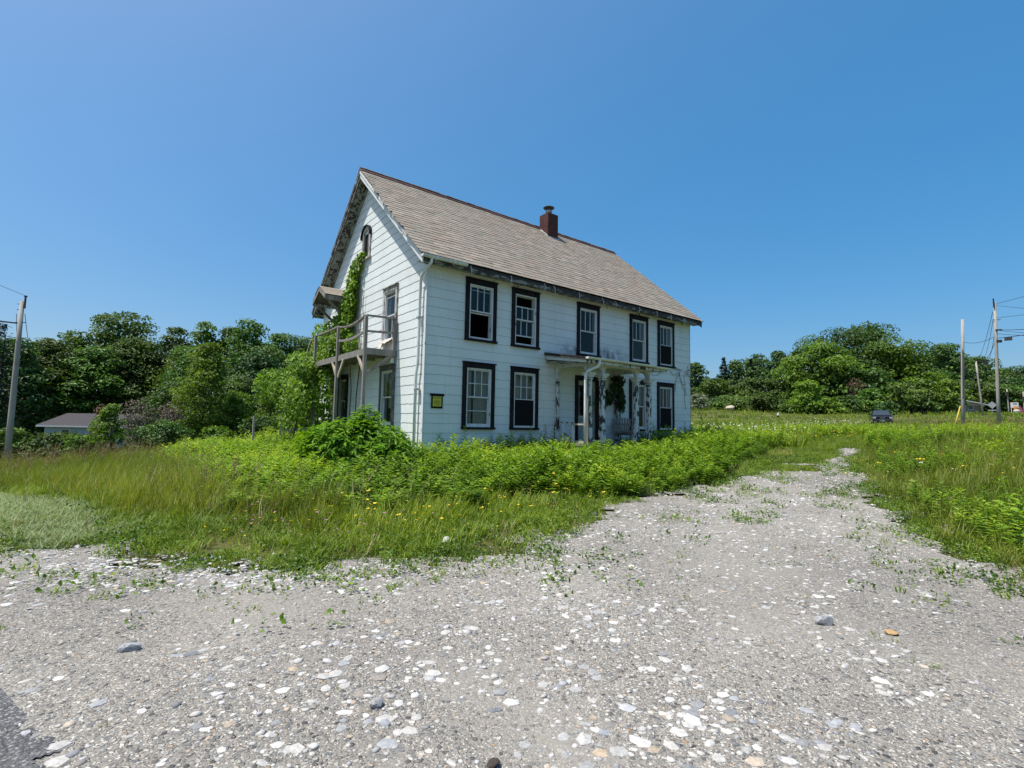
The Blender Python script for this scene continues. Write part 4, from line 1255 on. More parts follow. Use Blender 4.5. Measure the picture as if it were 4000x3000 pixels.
# meadow grass round the weeds and to the left
MOWN = [(-14, 12.2), (-9, 9.0), (-6.1, 6.85)]
def dM(x, y): return dpoly(x, y, MOWN, False) + .5 * (vnoise(x, y, .8, 60) - .5)
def g_ok(x, y): return (dM(x, y) > .75) & (dG(x, y) > .75 + (vnoise(x, y, 1.2, 12) - .5) * 2.4 + (vnoise(x, y, .35, 11) - .5) * .9) & (dW(x, y) < .1) & offhouse(x, y)
def band_h(x, y): return np.clip(.12 + dG(x, y) * .30, .16, 1.0) * (.75 + .5 * vnoise(x, y, 1.7, 14))
gp = pts(26000, -16, 11, 5.2, 22, lambda x, y: g_ok(x, y) & (rng.uniform(size=len(x)) < np.clip(9 / y, .3, 1)))
field('meadow_grass', grass_n, gp, .8, 1.25, M_GRASS, .8, 1.25, .24, band_h, .2, lambda x, y: (vnoise(x, y, 1.8, 15) - .5) * .6)
lp = pts(13000, -24, -2.5, 6.3, 24, lambda x, y: (dM(x, y) > .85) & (dG(x, y) > 1.5 + (vnoise(x, y, 1.2, 18) - .5) * 1.2) & (dW(x, y) < .4) & offhouse(x, y) & (rng.uniform(size=len(x)) < np.clip(11 / y, .3, 1)))
field('long_grass', grass_l, lp, .85, 1.25, M_LONG, .75, 1.2, .22, lambda x, y: .7 + .5 * vnoise(x, y, 1.5, 16), .16, lambda x, y: (vnoise(x, y, 2.5, 17) - .4) * .7)

# short growth creeping over the gravel edge, tufts inside the drive
def edge_ok(x, y):
    d = dG(x, y); v = vnoise(x, y, .55, 20) + .35 * vnoise(x, y, .17, 21)
    p = np.clip(1.2 - np.abs(d - .8) * .45, 0, 1) * np.clip((v - .38) * 3.2, .05, 1) * np.where(d < 0, np.clip((v - .5) * 3, 0, 1) * np.exp(d * 1.4), 1)
    mid = (d < -.3) & (y > 8) & (v > .80)
    return (rng.uniform(size=len(x)) < np.maximum(p, mid * .5)) & (dW(x, y) < .2) & (dM(x, y) > .55) & ~inpoly(x, y, ROAD)
ep = pts(52000, -10, 12, 3.6, 17, edge_ok)
ep = ep[rng.uniform(size=len(ep)) < .82]
k = len(ep) * 6 // 10
field('clover_patch', forbs, ep[:k], .6, 1.3, M_FORB, .6, 1.5, .34, None, .1, lambda x, y: (vnoise(x, y, .7, 22) - .5) * .9 - .08)
field('short_grass', grass_s, ep[k:], .7, 1.4, M_GRASS, .6, 1.4, .28, lambda x, y: np.where(dG(x, y) < .05, .42, 1.0), .35, lambda x, y: (vnoise(x, y, .6, 23) - .5) * .7 - .05)
tuft = pts(2600, -8, 11, 2.6, 13, lambda x, y: (dG(x, y) < -.1) & (vnoise(x, y, .5, 31) * .6 + vnoise(x, y, .16, 32) * .6 > .84) & ~inpoly(x, y, ROAD))
field('short_grass', grass_s, tuft, .3, .6, M_GRASS, .4, .9, .25, None, .45)
fp = pts(1500, -9, 11, 4.5, 12, lambda x, y: (dG(x, y) < .1) & (vnoise(x, y, .6, 33) * .6 + vnoise(x, y, .2, 34) * .6 > .80) & ~inpoly(x, y, ROAD))
field('clover_patch', forbs, fp, .4, .9, M_FORB, .5, 1.1, .25)

# strip of growth between the wheel tracks, then the drive lost in grass
def strip_ok(x, y):
    d = dG(x, y)
    c = ctrack(y)
    return ((np.abs(x - c) < .55 + (vnoise(x, y, .9, 15) - .5) * .8) & (y > 11.5) & (rng.uniform(size=len(x)) < np.clip((y - 11) / 9, .03, .8))) | (y > 12.0) & ~ontrack(x, y) | (y > 21)
sp = pts(17000, 3, 22, 10, 31, lambda x, y: (dG(x, y) < .3) & strip_ok(x, y))
field('meadow_grass', grass_n, sp, .6, 1.1, M_GRASS, .5, 1.0, .22, lambda x, y: np.clip((y - 9) / 18, .25, .85) * (.6 + .8 * vnoise(x, y, .8, 26)), .2, lambda x, y: (vnoise(x, y, .8, 25) - .6) * .5)

# right-hand bank: grass with darker leafy patches
def bank(x, y): return (dG(x, y) > .2 + (vnoise(x, y, .8, 41) - .5) * .8) & (x > 4.2 + (y - 5) * .35) & (inpoly(x, y, [(5,4.5),(60,30),(60,60),(20,29.5),(10.4,15.5),(6.7,8.9),(5,5)]))
bp = pts(36000, 4, 34, 4.6, 34, lambda x, y: bank(x, y) & (rng.uniform(size=len(x)) < np.clip(9 / y, .12, 1)))
field('long_grass', grass_l, bp, .8, 1.4, M_LONG, .75, 1.2, .22, lambda x, y: np.clip(.35 + dG(x, y) * .35, .35, 1.0) * (.7 + .5 * vnoise(x, y, 2, 42)), .2, lambda x, y: (vnoise(x, y, 3, 43) - .55) * .8)
bw = pts(11000, 5, 34, 5.4, 32, lambda x, y: bank(x, y) & (dG(x, y) > .5) & (vnoise(x, y, 2.2, 44) > .36) & (rng.uniform(size=len(x)) < np.clip(10 / y, .15, 1)))
field('tall_weeds', weeds, bw, .7, 1.1, M_WEED, .8, 1.1, .22, lambda x, y: np.clip(.35 + dG(x, y) * .22, .3, .72), .15, lambda x, y: (vnoise(x, y, 3, 45) - .62) * .7)

# the field running up to the woods
def far_ok(x, y):
    return (dG(x, y) > .2) & offhouse(x, y, .3) & ~((np.abs(x - .735 * y) < 2.0) & (y > 54.0) & (y < 63.5)) & ((x > 6.5 + (y - 21) * .1) | (y > 30) & (x > 0)) & (y + .35 * x > 24)
fpts = pts(60000, 2, 110, 18, 96, lambda x, y: far_ok(x, y) & (rng.uniform(size=len(x)) < np.clip((24 / y) ** 1.7, .05, 1)))
field('field_grass', grass_f, fpts, .8, 1.5, M_GRASS, .7, 1.2, .2, lambda x, y: (.8 + .45 * vnoise(x, y, 5, 51)) * np.where(y > 45, .8, 1), .15, lambda x, y: (vnoise(x, y, 7, 52) - .45) * .7)
fl = pts(9000, -70, -4, 20, 60, lambda x, y: offhouse(x, y, .3) & (dW(x, y) < .3) & (rng.uniform(size=len(x)) < np.clip((26 / y) ** 1.6, .1, 1)))
field('field_grass', grass_f, fl, .8, 1.4, M_GRASS, .7, 1.2, .2, lambda x, y: .9 + 0 * x, .15, lambda x, y: (vnoise(x, y, 7, 53) - .55) * .6)
fwp = pts(5200, 7.5, 26, 18.5, 34, lambda x, y: far_ok(x, y) & (vnoise(x, y, 3, 54) > .35) & (rng.uniform(size=len(x)) < np.clip(20 / y, .2, 1)))
field('tall_weeds', weeds, fwp, .9, 1.3, M_WEED, .8, 1.1, .2, lambda x, y: .62 + 0 * x, .12, lambda x, y: (vnoise(x, y, 3, 55) - .4) * .6)

# mown grass lying pale at the road edge
mp = pts(11000, -14, -4.2, 5.9, 13, lambda x, y: (dG(x, y) > .2) & (dM(x, y) < .95))
field('cut_grass', [grass_proto(12, .10, .11, .008, 2.2, .5) for _ in range(4)], mp, .9, 1.5, M_STRAW, .6, 1.3, .3, None, .4)

# dry stems standing in the green
dp = pts(3400, -9, 10, 5.2, 20, lambda x, y: (dG(x, y) > .1) & (dG(x, y) < 5) & offhouse(x, y) & (vnoise(x, y, .9, 63) > .5))
field('dry_stems', [grass_proto(6, .34, .10, .007, .7, .6) for _ in range(3)], dp, .6, 1.3, leafmat('dry_stem', (.20, .14, .075), (.38, .30, .17), .15), .5, 1.6, .3, lambda x, y: np.clip(.35 + .3 * dG(x, y), .3, 1.3), .3)
# brown seed heads over the long grass
def seed_proto():
    n = 9; t = np.linspace(0, 1, n)
    P = np.stack([rng.normal(0, .012, n), rng.normal(0, .012, n), .74 + .24 * t], 1)
    V, T = leaves(P, rng.normal(size=(n, 3)), np.full(n, .05), .35, .02, np.tile([0, 0, 1.0], (n, 1)) + rng.normal(0, .4, (n, 3)))
    w = .003
    V2 = np.array([(-w, 0, 0), (w, 0, 0), (0, 0, .95)]); T2 = np.array([(0, 1, 2)])
    return join([(V, T, np.repeat(.5 + rng.normal(0, .2, n), 4)), (V2, T2, np.full(3, .3))])
seeds = [seed_proto() for _ in range(3)]
sdp = np.concatenate([pts(3800, -22, -3, 7, 20, lambda x, y: (dG(x, y) > 1.5) & (dW(x, y) < .3) & offhouse(x, y) & (vnoise(x, y, 3, 61) > .42)),
                      pts(6500, 7, 42, 9, 36, lambda x, y: bank(x, y) & (dG(x, y) > 1.0) & (vnoise(x, y, 4, 62) > .42))])
field('seed_heads', seeds, sdp, .8, 1.1, M_SEED, .75, 1.05, .3, None, .14)

# flowers
def flower_proto(s, h, n=3):
    P = np.array([(0, 0, h)] * n) + rng.normal(0, s * .25, (n, 3)) * [1, 1, .3]
    V, T = leaves(P, np.array([(0, -.35, 1)] * n) + rng.normal(0, .25, (n, 3)), np.full(n, s), .95, .05)
    return V, T, np.full(len(V), .5)
def spots(cs, n, r):
    out = []
    for (x, y), k in cs:
        p = rng.normal(0, r, (k, 2)) + (x, y); out.append(p)
    p = np.concatenate(out); p = p[offhouse(p[:, 0], p[:, 1])]
    return np.stack([p[:, 0], p[:, 1], Hh(p[:, 0], p[:, 1])], 1)
yel = spots([((.8, 8.9), 16), ((-.1, 7.6), 12), ((-1.6, 6.7), 26), ((-.6, 6.5), 16), ((-3.2, 6.4), 10), ((-2.4, 7.2), 14), ((1.0, 7.9), 12)], 0, .42)
field('yellow_flowers', [flower_proto(.028, .40) for _ in range(3)], yel, .8, 1.3, M_YELLOW, .6, 1.2, .3)
yel2 = spots([((11.8, 20.2), 14), ((13.5, 22), 22), ((15.5, 25), 26), ((17.5, 29), 30), ((9.5, 11.4), 9), ((10.5, 12.8), 7)], 0, 1.3)
field('yellow_flowers', [flower_proto(.045, .5) for _ in range(3)], yel2, .8, 1.3, M_YELLOW, .8, 1.2, .3)
wht = spots([((9.6, 22.8), 60), ((10.6, 24.6), 120), ((12, 27.5), 110), ((20, 36), 70), ((24, 38.5), 110), ((27, 41), 120), ((8.4, 10.4), 6), ((17, 32), 60)], 0, 1.7)
field('white_daisies', [flower_proto(.055, .70) for _ in range(3)], wht, .7, 1.25, M_DAISY, .85, 1.15, .3)
pnk = spots([((-2.3, 6.6), 40), ((-3.3, 7.0), 24), ((6.2, 7.2), 14), ((7.2, 8.6), 18), ((-1.6, 7.4), 20)], 0, .5)
field('clover_flowers', [flower_proto(.022, .26, 4) for _ in range(3)], pnk, .8, 1.3, M_PINK, .6, 1.2, .3)

# ------------------------------------------------------------------ stones
def stone_mesh(name, seed, flat=.55, mats=None):
    bm = bmesh.new(); bmesh.ops.create_icosphere(bm, subdivisions=1, radius=.5)
    q = random.Random(seed); ax = [q.uniform(.75, 1.25), q.uniform(.6, .95), flat * q.uniform(.8, 1.2)]
    for v in bm.verts:
        k = q.uniform(.78, 1.12)
        v.co = Vector((v.co.x * ax[0], v.co.y * ax[1], v.co.z * ax[2])) * k
    me = bpy.data.meshes.new(name); bm.to_mesh(me); bm.free()
    return me
def mat_stone(name, stops, spec=.25):
    m, nt, bs = newmat(name)
    at = nd(nt, 'ShaderNodeAttribute', attribute_name='tint').outputs['Fac']
    r = math_(nt, 'FRACT', math_(nt, 'ADD', at, nd(nt, 'ShaderNodeObjectInfo').outputs['Random']))
    c = ramp(nt, r, stops)
    geo = nd(nt, 'ShaderNodeNewGeometry').outputs['Position']
    c = mixc(nt, 1.0, c, ramp(nt, noise(nt, 45, 5, .7, vec=geo), [(.3, (.7, .7, .72)), (.7, (1.18, 1.17, 1.15))]), 'MULTIPLY')
    nt.links.new(c, bs.inputs['Base Color']); bs.inputs['Roughness'].default_value = .85; bs.inputs['Specular IOR Level'].default_value = spec
    bump(nt, bs, noise(nt, 70, 4, .6, vec=geo), .5, .006)
    return m
M_GST = mat_stone('driveway_stone', [(0, (.52, .51, .485)), (.22, (.36, .35, .33)), (.40, (.57, .56, .535)), (.53, (.24, .255, .275)), (.64, (.45, .43, .395)), (.76, (.30, .30, .295)), (.85, (.15, .16, .175)), (.96, (.40, .32, .23)), (1, (.50, .49, .47))])
svar = [stone_mesh('stone', 40 + i, .5) for i in range(6)]
for me in svar:
    me.materials.append(M_GST); me.polygons.foreach_set('use_smooth', [True] * len(me.polygons))
PILES = [(-1.35, 2.95, .75), (-.6, 3.6, .6), (1.0, 2.75, .8), (2.5, 4.25, .9), (1.3, 5.6, 1.0), (-3.4, 5.1, .8), (4.2, 5.6, .8)]
def stone_sites(n, x0, x1, y0, y1, fn):
    x = rng.uniform(x0, x1, n); y = rng.uniform(y0, y1, n)
    d = dG(x, y)
    m = (d < .25 + 1.1 * (vnoise(x, y, .8, 73) - .3)) & ~(inpoly(x, y, ROAD) & (dpoly(x, y, ROAD) > .05 + .35 * rng.uniform(size=n) ** 2)) & (np.abs(x) < 1.1 * y + 1) & (rng.uniform(size=n) < fn(x, y, d))
    return x[m], y[m]
def clus(x, y, d):
    v = vnoise(x, y, .9, 71) * .6 + vnoise(x, y, .35, 72) * .5
    for px_, py_, pr_ in PILES: v = v + .30 * np.exp(-((x - px_) ** 2 + (y - py_) ** 2) / pr_ ** 2)
    v = v - .22 * np.exp(-((x + 3.2) ** 2 / 2.2 + (y - 4.3) ** 2 / .5))
    return np.clip((v - .48) * 3.0, .02, 1) * np.where(d > -.8, 1.0, .8)
def clus2(x, y, d): return np.clip(clus(x, y, d) + .12, 0, 1)
sx, sy = stone_sites(2600, -5.5, 6, 2.2, 7.5, clus)
size = .022 + .055 * rng.power(1.6, len(sx))[::-1] ** 1 * rng.uniform(.3, 1, len(sx))
order = np.argsort(-size / sy)[:300]
for i in order:
    o = link('stone', svar[int(rng.integers(0, 6))], None, drive)
    s = float(size[i]) * 1.25
    o.location = (sx[i], sy[i], float(zgrav(sx[i:i+1], sy[i:i+1])[0]) + s * .0)
    o.scale = (s, s, s * .75); o.rotation_euler = (rng.normal(0, .15), rng.normal(0, .15), rng.uniform(0, 6.28))
parts = []
PR = []
for i in range(6):
    me = svar[i]; me.calc_loop_triangles()
    PR.append((np.array([v.co[:] for v in me.vertices]), np.array([t.vertices[:] for t in me.loop_triangles]), np.zeros(len(me.vertices))))
def stones(n, x0, x1, y0, y1, s0, s1, fn, flat=(.6, 1.15)):
    x, y = stone_sites(n, x0, x1, y0, y1, fn)
    n = len(x); s = s0 + (s1 - s0) * rng.uniform(size=n) ** 2.6
    pos = np.stack([x, y, zgrav(x, y) - s * .02], 1)
    pk = rng.integers(0, 6, n); tn = rng.uniform(0, .999, n)
    for k in range(6):
        m = pk == k
        parts.append(scatter(PR[k], pos[m], rng.uniform(0, 6.28, m.sum()), np.stack([s[m], s[m] * rng.uniform(*flat, m.sum())], 1), tn[m], rng.normal(0, .15, (m.sum(), 2))))
stones(30000, -6.5, 7.5, 2.2, 8.0, .010, .042, clus2)
small = parts; parts = []
stones(9000, -5, 6, 2.2, 5.8, .035, .13, lambda x, y, d: clus(x, y, d) ** 1.6 * .6, (.3, .6))
stones(11000, -6, 9, 4.5, 13, .025, .085, lambda x, y, d: clus(x, y, d) * .8)
stones(26000, 1.0, 16, 6.8, 24, .03, .11, lambda x, y, d: np.where(ontrack(x, y), .45 + .55 * clus(x, y, d), 0))
stones(5200, -9, 3, 4.6, 7.2, .025, .09, lambda x, y, d: np.exp(-((d + .25) / .35) ** 2))
V, T, C = join(small)
tag(link('gravel', tri_mesh('gravel', V, T, C, True), M_GST, drive), kind='stuff')
V, T, C = join(parts)
tag(link('broken_stone', tri_mesh('broken_stone', V, T, C), M_GST, drive), kind='stuff')

def rock(name, loc, sz, seed, col1, col2, label, flat=.6, rot=0):
    bm = bmesh.new(); bmesh.ops.create_icosphere(bm, subdivisions=2, radius=.5)
    q = random.Random(seed)
    pl_ = [(Vector((q.gauss(0, 1), q.gauss(0, 1), q.gauss(0, .8))).normalized(), q.uniform(.30, .42)) for _ in range(9)]
    for v in bm.verts:
        for n_, d_ in pl_:
            e = v.co.dot(n_) - d_
            if e > 0: v.co -= n_ * e
        v.co *= q.uniform(.97, 1.03)
    me = bpy.data.meshes.new(name); bm.to_mesh(me); bm.free()
    o = link(name, me, pm(name + '_stone', col1, col2, 9, .85, .5, 60, bdist=.006))
    o.scale = (sz, sz * .72, sz * flat); o.rotation_euler = (0, 0, rot)
    o.location = (loc[0], loc[1], hz(*loc) + .012 + sz * flat * .22)
    return tag(o, label, 'rock')
rock('rock', (-2.56, 3.54), .145, 1, (.34, .35, .36), (.21, .215, .23), 'angular blue-grey rock lying on the dirt near the asphalt edge', .5, .4)
rock('rock', (-.72, 2.93), .10, 2, (.32, .32, .32), (.20, .20, .20), 'dark grey rounded rock lying alone in the near foreground', .6, .9)
rock('rock', (2.59, 4.24), .17, 3, (.34, .345, .35), (.21, .215, .22), 'large grey angular rock among the stones of the drive', .6, .2)
rock('rock', (-.81, 6.62), .17, 4, (.60, .60, .57), (.46, .46, .44), 'white rock sitting in the low clover at the gravel edge', .6, 1.2)
rock('rock', (3.02, 4.08), .13, 5, (.42, .28, .13), (.34, .22, .11), 'flat orange-tan stone on the right of the drive', .22, .1)
rock('rock', (-.05, 2.47), .09, 6, (.06, .048, .04), (.035, .028, .024), 'dark brown clod at the bottom edge of the gravel', .35, .7)
o = rock('boulder', (34.9, 80), 1.7, 7, (.46, .38, .32), (.34, .28, .24), 'pale pinkish boulder lying far up the field before the trees', .5, .3)
o.location.z += .55
o['category'] = 'boulder'

# ------------------------------------------------------------------ trees and shrubs
M_BARK = pm('grey_bark', (.10, .085, .07), (.05, .042, .035), 6, .9, .7, 20, stretch=(1, 1, .2))
M_TW = pm('dead_twig', (.17, .145, .13), (.11, .095, .085), 9, .9)
LM = dict(
    dark=leafmat('woodland_leaf_dark', (.020, .056, .010), (.080, .155, .022), .24, objvar=.8, cc=(.15, .24, .03)),
    mid=leafmat('woodland_leaf', (.030, .075, .010), (.11, .195, .022), .29, objvar=.8, cc=(.18, .27, .03)),
    lite=leafmat('young_leaf', (.050, .115, .010), (.175, .29, .022), .34, objvar=.4, cc=(.26, .36, .03)),
    pale=leafmat('silvery_leaf', (.10, .13, .075), (.24, .27, .17), .25),
    pine=leafmat('pine_needle', (.012, .032, .016), (.034, .066, .028), .12, objvar=.4),
    dead=leafmat('dead_foliage', (.085, .070, .055), (.16, .12, .09), .1, objvar=.4),
    brown=leafmat('browned_needles', (.10, .05, .032), (.20, .10, .06), .1, objvar=.2))

def crown(R, H, kind, s, seed, zb=.22):
    """leaf cloud gathered in clumps round a crown of radius R and tree height H"""
    g = np.random.default_rng(seed)
    hc = H * (1 - zb)
    if kind == 'pine':
        nt_ = int(9 + H * .7); P = []; Nn = []; S = []
        for i in range(nt_):
            t = (i + .5) / nt_; z = H * (zb + (1 - zb) * t); r = R * (1 - t) ** .8 * g.uniform(.75, 1.15) + .12
            nb = int(5 + 5 * (1 - t))
            for b in range(nb):
                a = g.uniform(0, 6.283); L = r * g.uniform(.6, 1.1); m = int(14 + 10 * L / max(R, .1) * R)
                u = g.uniform(.15, 1, m) ** .8 * L
                w = g.normal(0, .10 * R, m) * (1.2 - u / max(L, .01))
                x = u * math.cos(a) - w * math.sin(a); y = u * math.sin(a) + w * math.cos(a)
                zz = z + u * .10 - .12 * u * u / max(R, .1) + g.normal(0, .06 * R, m)
                P.append(np.stack([x, y, zz], 1)); Nn.append(np.stack([g.normal(0, .4, m), g.normal(0, .4, m), np.full(m, 1.0)], 1)); S.append(g.uniform(.8, 1.3, m) * s)
        P = np.concatenate(P); Nn = np.concatenate(Nn); S = np.concatenate(S)
        V, T = leaves(P, Nn, S, .45, .05, np.concatenate([P[:, :2], P[:, 2:] * 0], 1) + g.normal(0, .3, P.shape))
        return V, T, np.repeat(np.clip(.4 + g.normal(0, .25, len(P)), 0, 1), 4)
    area = 3.0 * R * hc + 3.1 * R * R
    rc = {'broad': .27, 'oval': .28, 'shrub': .27, 'sumac': .26}[kind] * R
    nc = int(max(20, 1.75 * area / (3.1 * rc * rc) * .9))
    t = g.uniform(0, 1, nc)
    if kind == 'broad': t = g.beta(1.5, 1.1, nc); prof = np.sqrt(np.clip(1 - ((t - .42) / .60) ** 2, .03, 1))
    elif kind == 'oval': prof = np.clip(np.sin(np.pi * np.clip(t * .93 + .07, 0, 1)) ** .7, .08, 1)
    elif kind == 'sumac': t = .35 + .65 * t; prof = np.sqrt(np.clip(1 - ((t - .5) / .56) ** 2, .05, 1))
    else: prof = np.sqrt(np.clip(1 - (t * .98) ** 2, .03, 1))
    lump = 1 + .18 * np.sin(g.uniform(0, 6) + 3 * t * 3)
    a = g.uniform(0, 6.283, nc); rr = R * prof * lump * np.sqrt(g.uniform(.12, 1, nc)) * .86
    cz = H * zb + t * (hc - rc * .5)
    Cc = np.stack([rr * np.cos(a), rr * np.sin(a), cz], 1)
    crad = rc * g.uniform(.65, 1.3, nc)
    per = np.maximum(10, (crad / s) ** 2 * 7.0).astype(int)
    idx = np.repeat(np.arange(nc), per); n = len(idx)
    d = nrm(g.normal(size=(n, 3)) * [1, 1, .8] + [0, 0, .55])
    rad_ = crad[idx][:, None] * g.uniform(.6, 1.05, (n, 1))
    P = Cc[idx] + d * rad_ * [1.12, 1.12, .62]
    out = nrm(Cc * [1, 1, 0] + 1e-6)[idx]
    Nn = d * .65 + [0, 0, .55] + out * .25 + g.normal(0, .42, (n, 3))
    ct = g.normal(.42, .13, nc)
    tint = np.clip(ct[idx] + g.normal(0, .14, n), 0, .99)
    S = s * g.uniform(.7, 1.35, n)
    # sparse leaves inside the crown, tinted darker to paint the shade there
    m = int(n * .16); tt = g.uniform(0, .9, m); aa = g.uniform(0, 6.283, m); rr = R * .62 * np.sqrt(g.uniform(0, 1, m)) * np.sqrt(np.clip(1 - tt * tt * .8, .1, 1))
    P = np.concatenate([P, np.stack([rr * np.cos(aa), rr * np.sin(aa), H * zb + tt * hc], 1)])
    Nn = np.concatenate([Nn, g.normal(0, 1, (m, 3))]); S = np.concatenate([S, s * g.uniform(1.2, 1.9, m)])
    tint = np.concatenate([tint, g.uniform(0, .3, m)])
    keep = P[:, 2] > .02
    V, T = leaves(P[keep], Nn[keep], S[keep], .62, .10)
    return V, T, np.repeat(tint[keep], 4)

def trunk(R, H, kind, seed, r0=None):
    q = random.Random(seed); mb = MB()
    r0 = r0 or max(.05, .017 * H)
    if kind in ('shrub', 'sumac', 'dead'):
        for i in range(5 if kind != 'dead' else 3):
            a = q.uniform(0, 6.28); e = R * q.uniform(.25, .65)
            mb.tube([(.1 * math.cos(a), .1 * math.sin(a), -.2), (e * .4 * math.cos(a), e * .4 * math.sin(a), H * .35), (e * math.cos(a), e * math.sin(a), H * .75)], [r0, r0 * .7, r0 * .25], 5)
            for j in range(0 if kind == 'shrub' else (26 if kind == 'dead' else 5)):
                t = q.uniform(.25, 1); a2 = q.uniform(0, 6.28); L = R * q.uniform(.3, .8)
                p = Vector((e * t * math.cos(a), e * t * math.sin(a), H * .75 * t))
                mid = p + Vector((L * .5 * math.cos(a2), L * .5 * math.sin(a2), q.uniform(-.05, .3) * L))
                mb.tube([p, mid, p + Vector((L * math.cos(a2), L * math.sin(a2), q.uniform(.0, .7) * L))], [r0 * .35, r0 * .22, r0 * .08], 4)
        return mb
    top = H * .93 if kind == 'pine' else H * .72
    bend = [q.uniform(-.03, .03) * H for _ in range(4)]
    mb.tube([(0, 0, -.3), (bend[0] * .3, bend[1] * .3, H * .25), (bend[0], bend[1], H * .5), (bend[2], bend[3], top)], [r0 * 1.15, r0 * .9, r0 * .62, r0 * .15], 8)
    for i in range(7 if kind != 'pine' else 0):
        t = q.uniform(.28, .62); a = q.uniform(0, 6.28); L = R * q.uniform(.5, .85)
        p = Vector((bend[0] * t * 1.6, bend[1] * t * 1.6, H * t))
        mb.tube([p, p + Vector((L * .5 * math.cos(a), L * .5 * math.sin(a), L * .35)), p + Vector((L * math.cos(a), L * math.sin(a), L * .95))], [r0 * .4, r0 * .25, r0 * .08], 5)
    return mb

NAME = dict(broad='deciduous_tree', oval='deciduous_tree', pine='pine_tree', shrub='shrub', sumac='sumac', dead='dead_tree')
_seed = [100]
def tree(kind, x, y, H, R, mat, label, group=None, zb=None, s=None, name=None, cat=None, r0=None, leafy=True):
    _seed[0] += 1; sd = _seed[0]
    d = math.hypot(x, y)
    s = s or min(.50, max(.11, .0046 * d))
    zb = {'broad': .06, 'oval': .08, 'pine': .12, 'shrub': .03, 'sumac': .3, 'dead': .1}[kind] if zb is None else zb
    o = empty(name or NAME[kind], (x, y, hz(x, y)), 0, label, cat or ('shrub' if kind in ('shrub', 'sumac') else 'tree'), group)
    trunk(R, H, kind, sd, r0).build('trunk', M_TW if kind == 'dead' else M_BARK, o)
    if kind == 'dead':
        if leafy:
            V, T, C = crown(R, H, 'shrub', s * .6, sd, zb)
            k = rng.uniform(size=len(V) // 4) < .30
            kk = np.repeat(k, 4); m = np.cumsum(kk) - 1
            T = T[kk[T[:, 0]]]; V2, T2, C2 = V[kk], m[T], C[kk]
            link('crown', tri_mesh('crown', V2, T2, C2), mat, o)
    else:
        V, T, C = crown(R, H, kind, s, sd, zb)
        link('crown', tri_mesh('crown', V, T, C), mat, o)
    return o

def wood(spec, mats, label, group, nproto, hk, rk, zb=None):
    """a stand of trees: the first few are grown, the rest are copies of the grown one nearest in build"""
    protos = []
    for i, (k, x, y, H, R) in enumerate(spec):
        H = H * hk(x); R = R * rk
        if i < nproto:
            o = tree(k, x, y, H, R, mats[i % len(mats)], label, group, zb=zb)
            protos.append((k, H, R, o)); continue
        cand = sorted(protos, key=lambda p: (p[0] != k) * .3 + abs(math.log((p[1] / p[2]) / (H / R))) + abs(math.log(p[1] / H)) * .5)[:3]
        _, H0, R0, src = cand[i % len(cand)]
        o = copy_tree(src)
        o.location = (x, y, hz(x, y)); o.rotation_euler = (0, 0, i * 2.1); o.scale = (R / R0, R / R0, H / H0)
        for c in o.children:
            if c.name.startswith('crown'):
                c.material_slots[0].link = 'OBJECT'; c.material_slots[0].material = mats[i % len(mats)]

# ---- the wood on the left
GL = 'trees of the wood left of the house'
LB = 'leafy green tree standing in the dense wood left of the house'
mats3 = [LM['dark'], LM['mid'], LM['mid'], LM['dark'], LM['mid']]
wood([('broad',-60.6,60,14.2,4.2),('broad',-61.1,66,15.5,3.7),('broad',-63.2,72,17.9,3.2),('oval',-51.5,76,20,3.6),('oval',-48.2,78,21.4,3.2),('oval',-45.4,80,20.9,3.3),
        ('broad',-38.8,84,20.6,4.3),('broad',-35.2,86,20.5,4.6),('broad',-29.9,86,19.7,4.6),('broad',-46.2,72,16.3,4.1),('broad',-53.5,72,15.5,3.9),('broad',-62.5,66,12,4),('broad',-40.8,64,13.8,3.7),
        ('broad',-33.5,66,14.7,4),('broad',-26.5,62,12.3,3.4),('broad',-37.5,58,10.3,3.2),('broad',-63.4,58,12.6,4.3),('broad',-59,66,10,3.2),('broad',-60.9,62,8.2,3.4),('broad',-22.6,60,11,3.3),('broad',-30.4,56,10,2.8),
        ('broad',-34.9,52,9,2.9),('broad',-54,72,17.5,4),('broad',-28,72,15.5,4),('broad',-20,76,15.5,4),('broad',-17,66,12,3.6),('broad',-44,70,16.5,4),('broad',-57,68,15,4),('broad',-36,74,17,4)], mats3, LB, GL, 9, lambda x: 1.03, 1.28)
tree('broad', -58, 74, 21.7, 5.6, LM['mid'], 'tallest tree of the left wood, with a wide flat-topped crown above its neighbours', zb=.3)
tree('broad', -40.2, 76, 21.9, 4.3, LM['mid'], 'tall rounded treetop rising above the wood nearest the house')
tree('pine', -47.2, 46, 13.6, 3.2, LM['pine'], 'dark pine with drooping boughs behind the utility pole at the left edge')
tree('oval', -23.1, 38, 9.9, 2.3, LM['lite'], 'slender young maple with a bare grey trunk in front of the left wood', zb=.28, r0=.11)
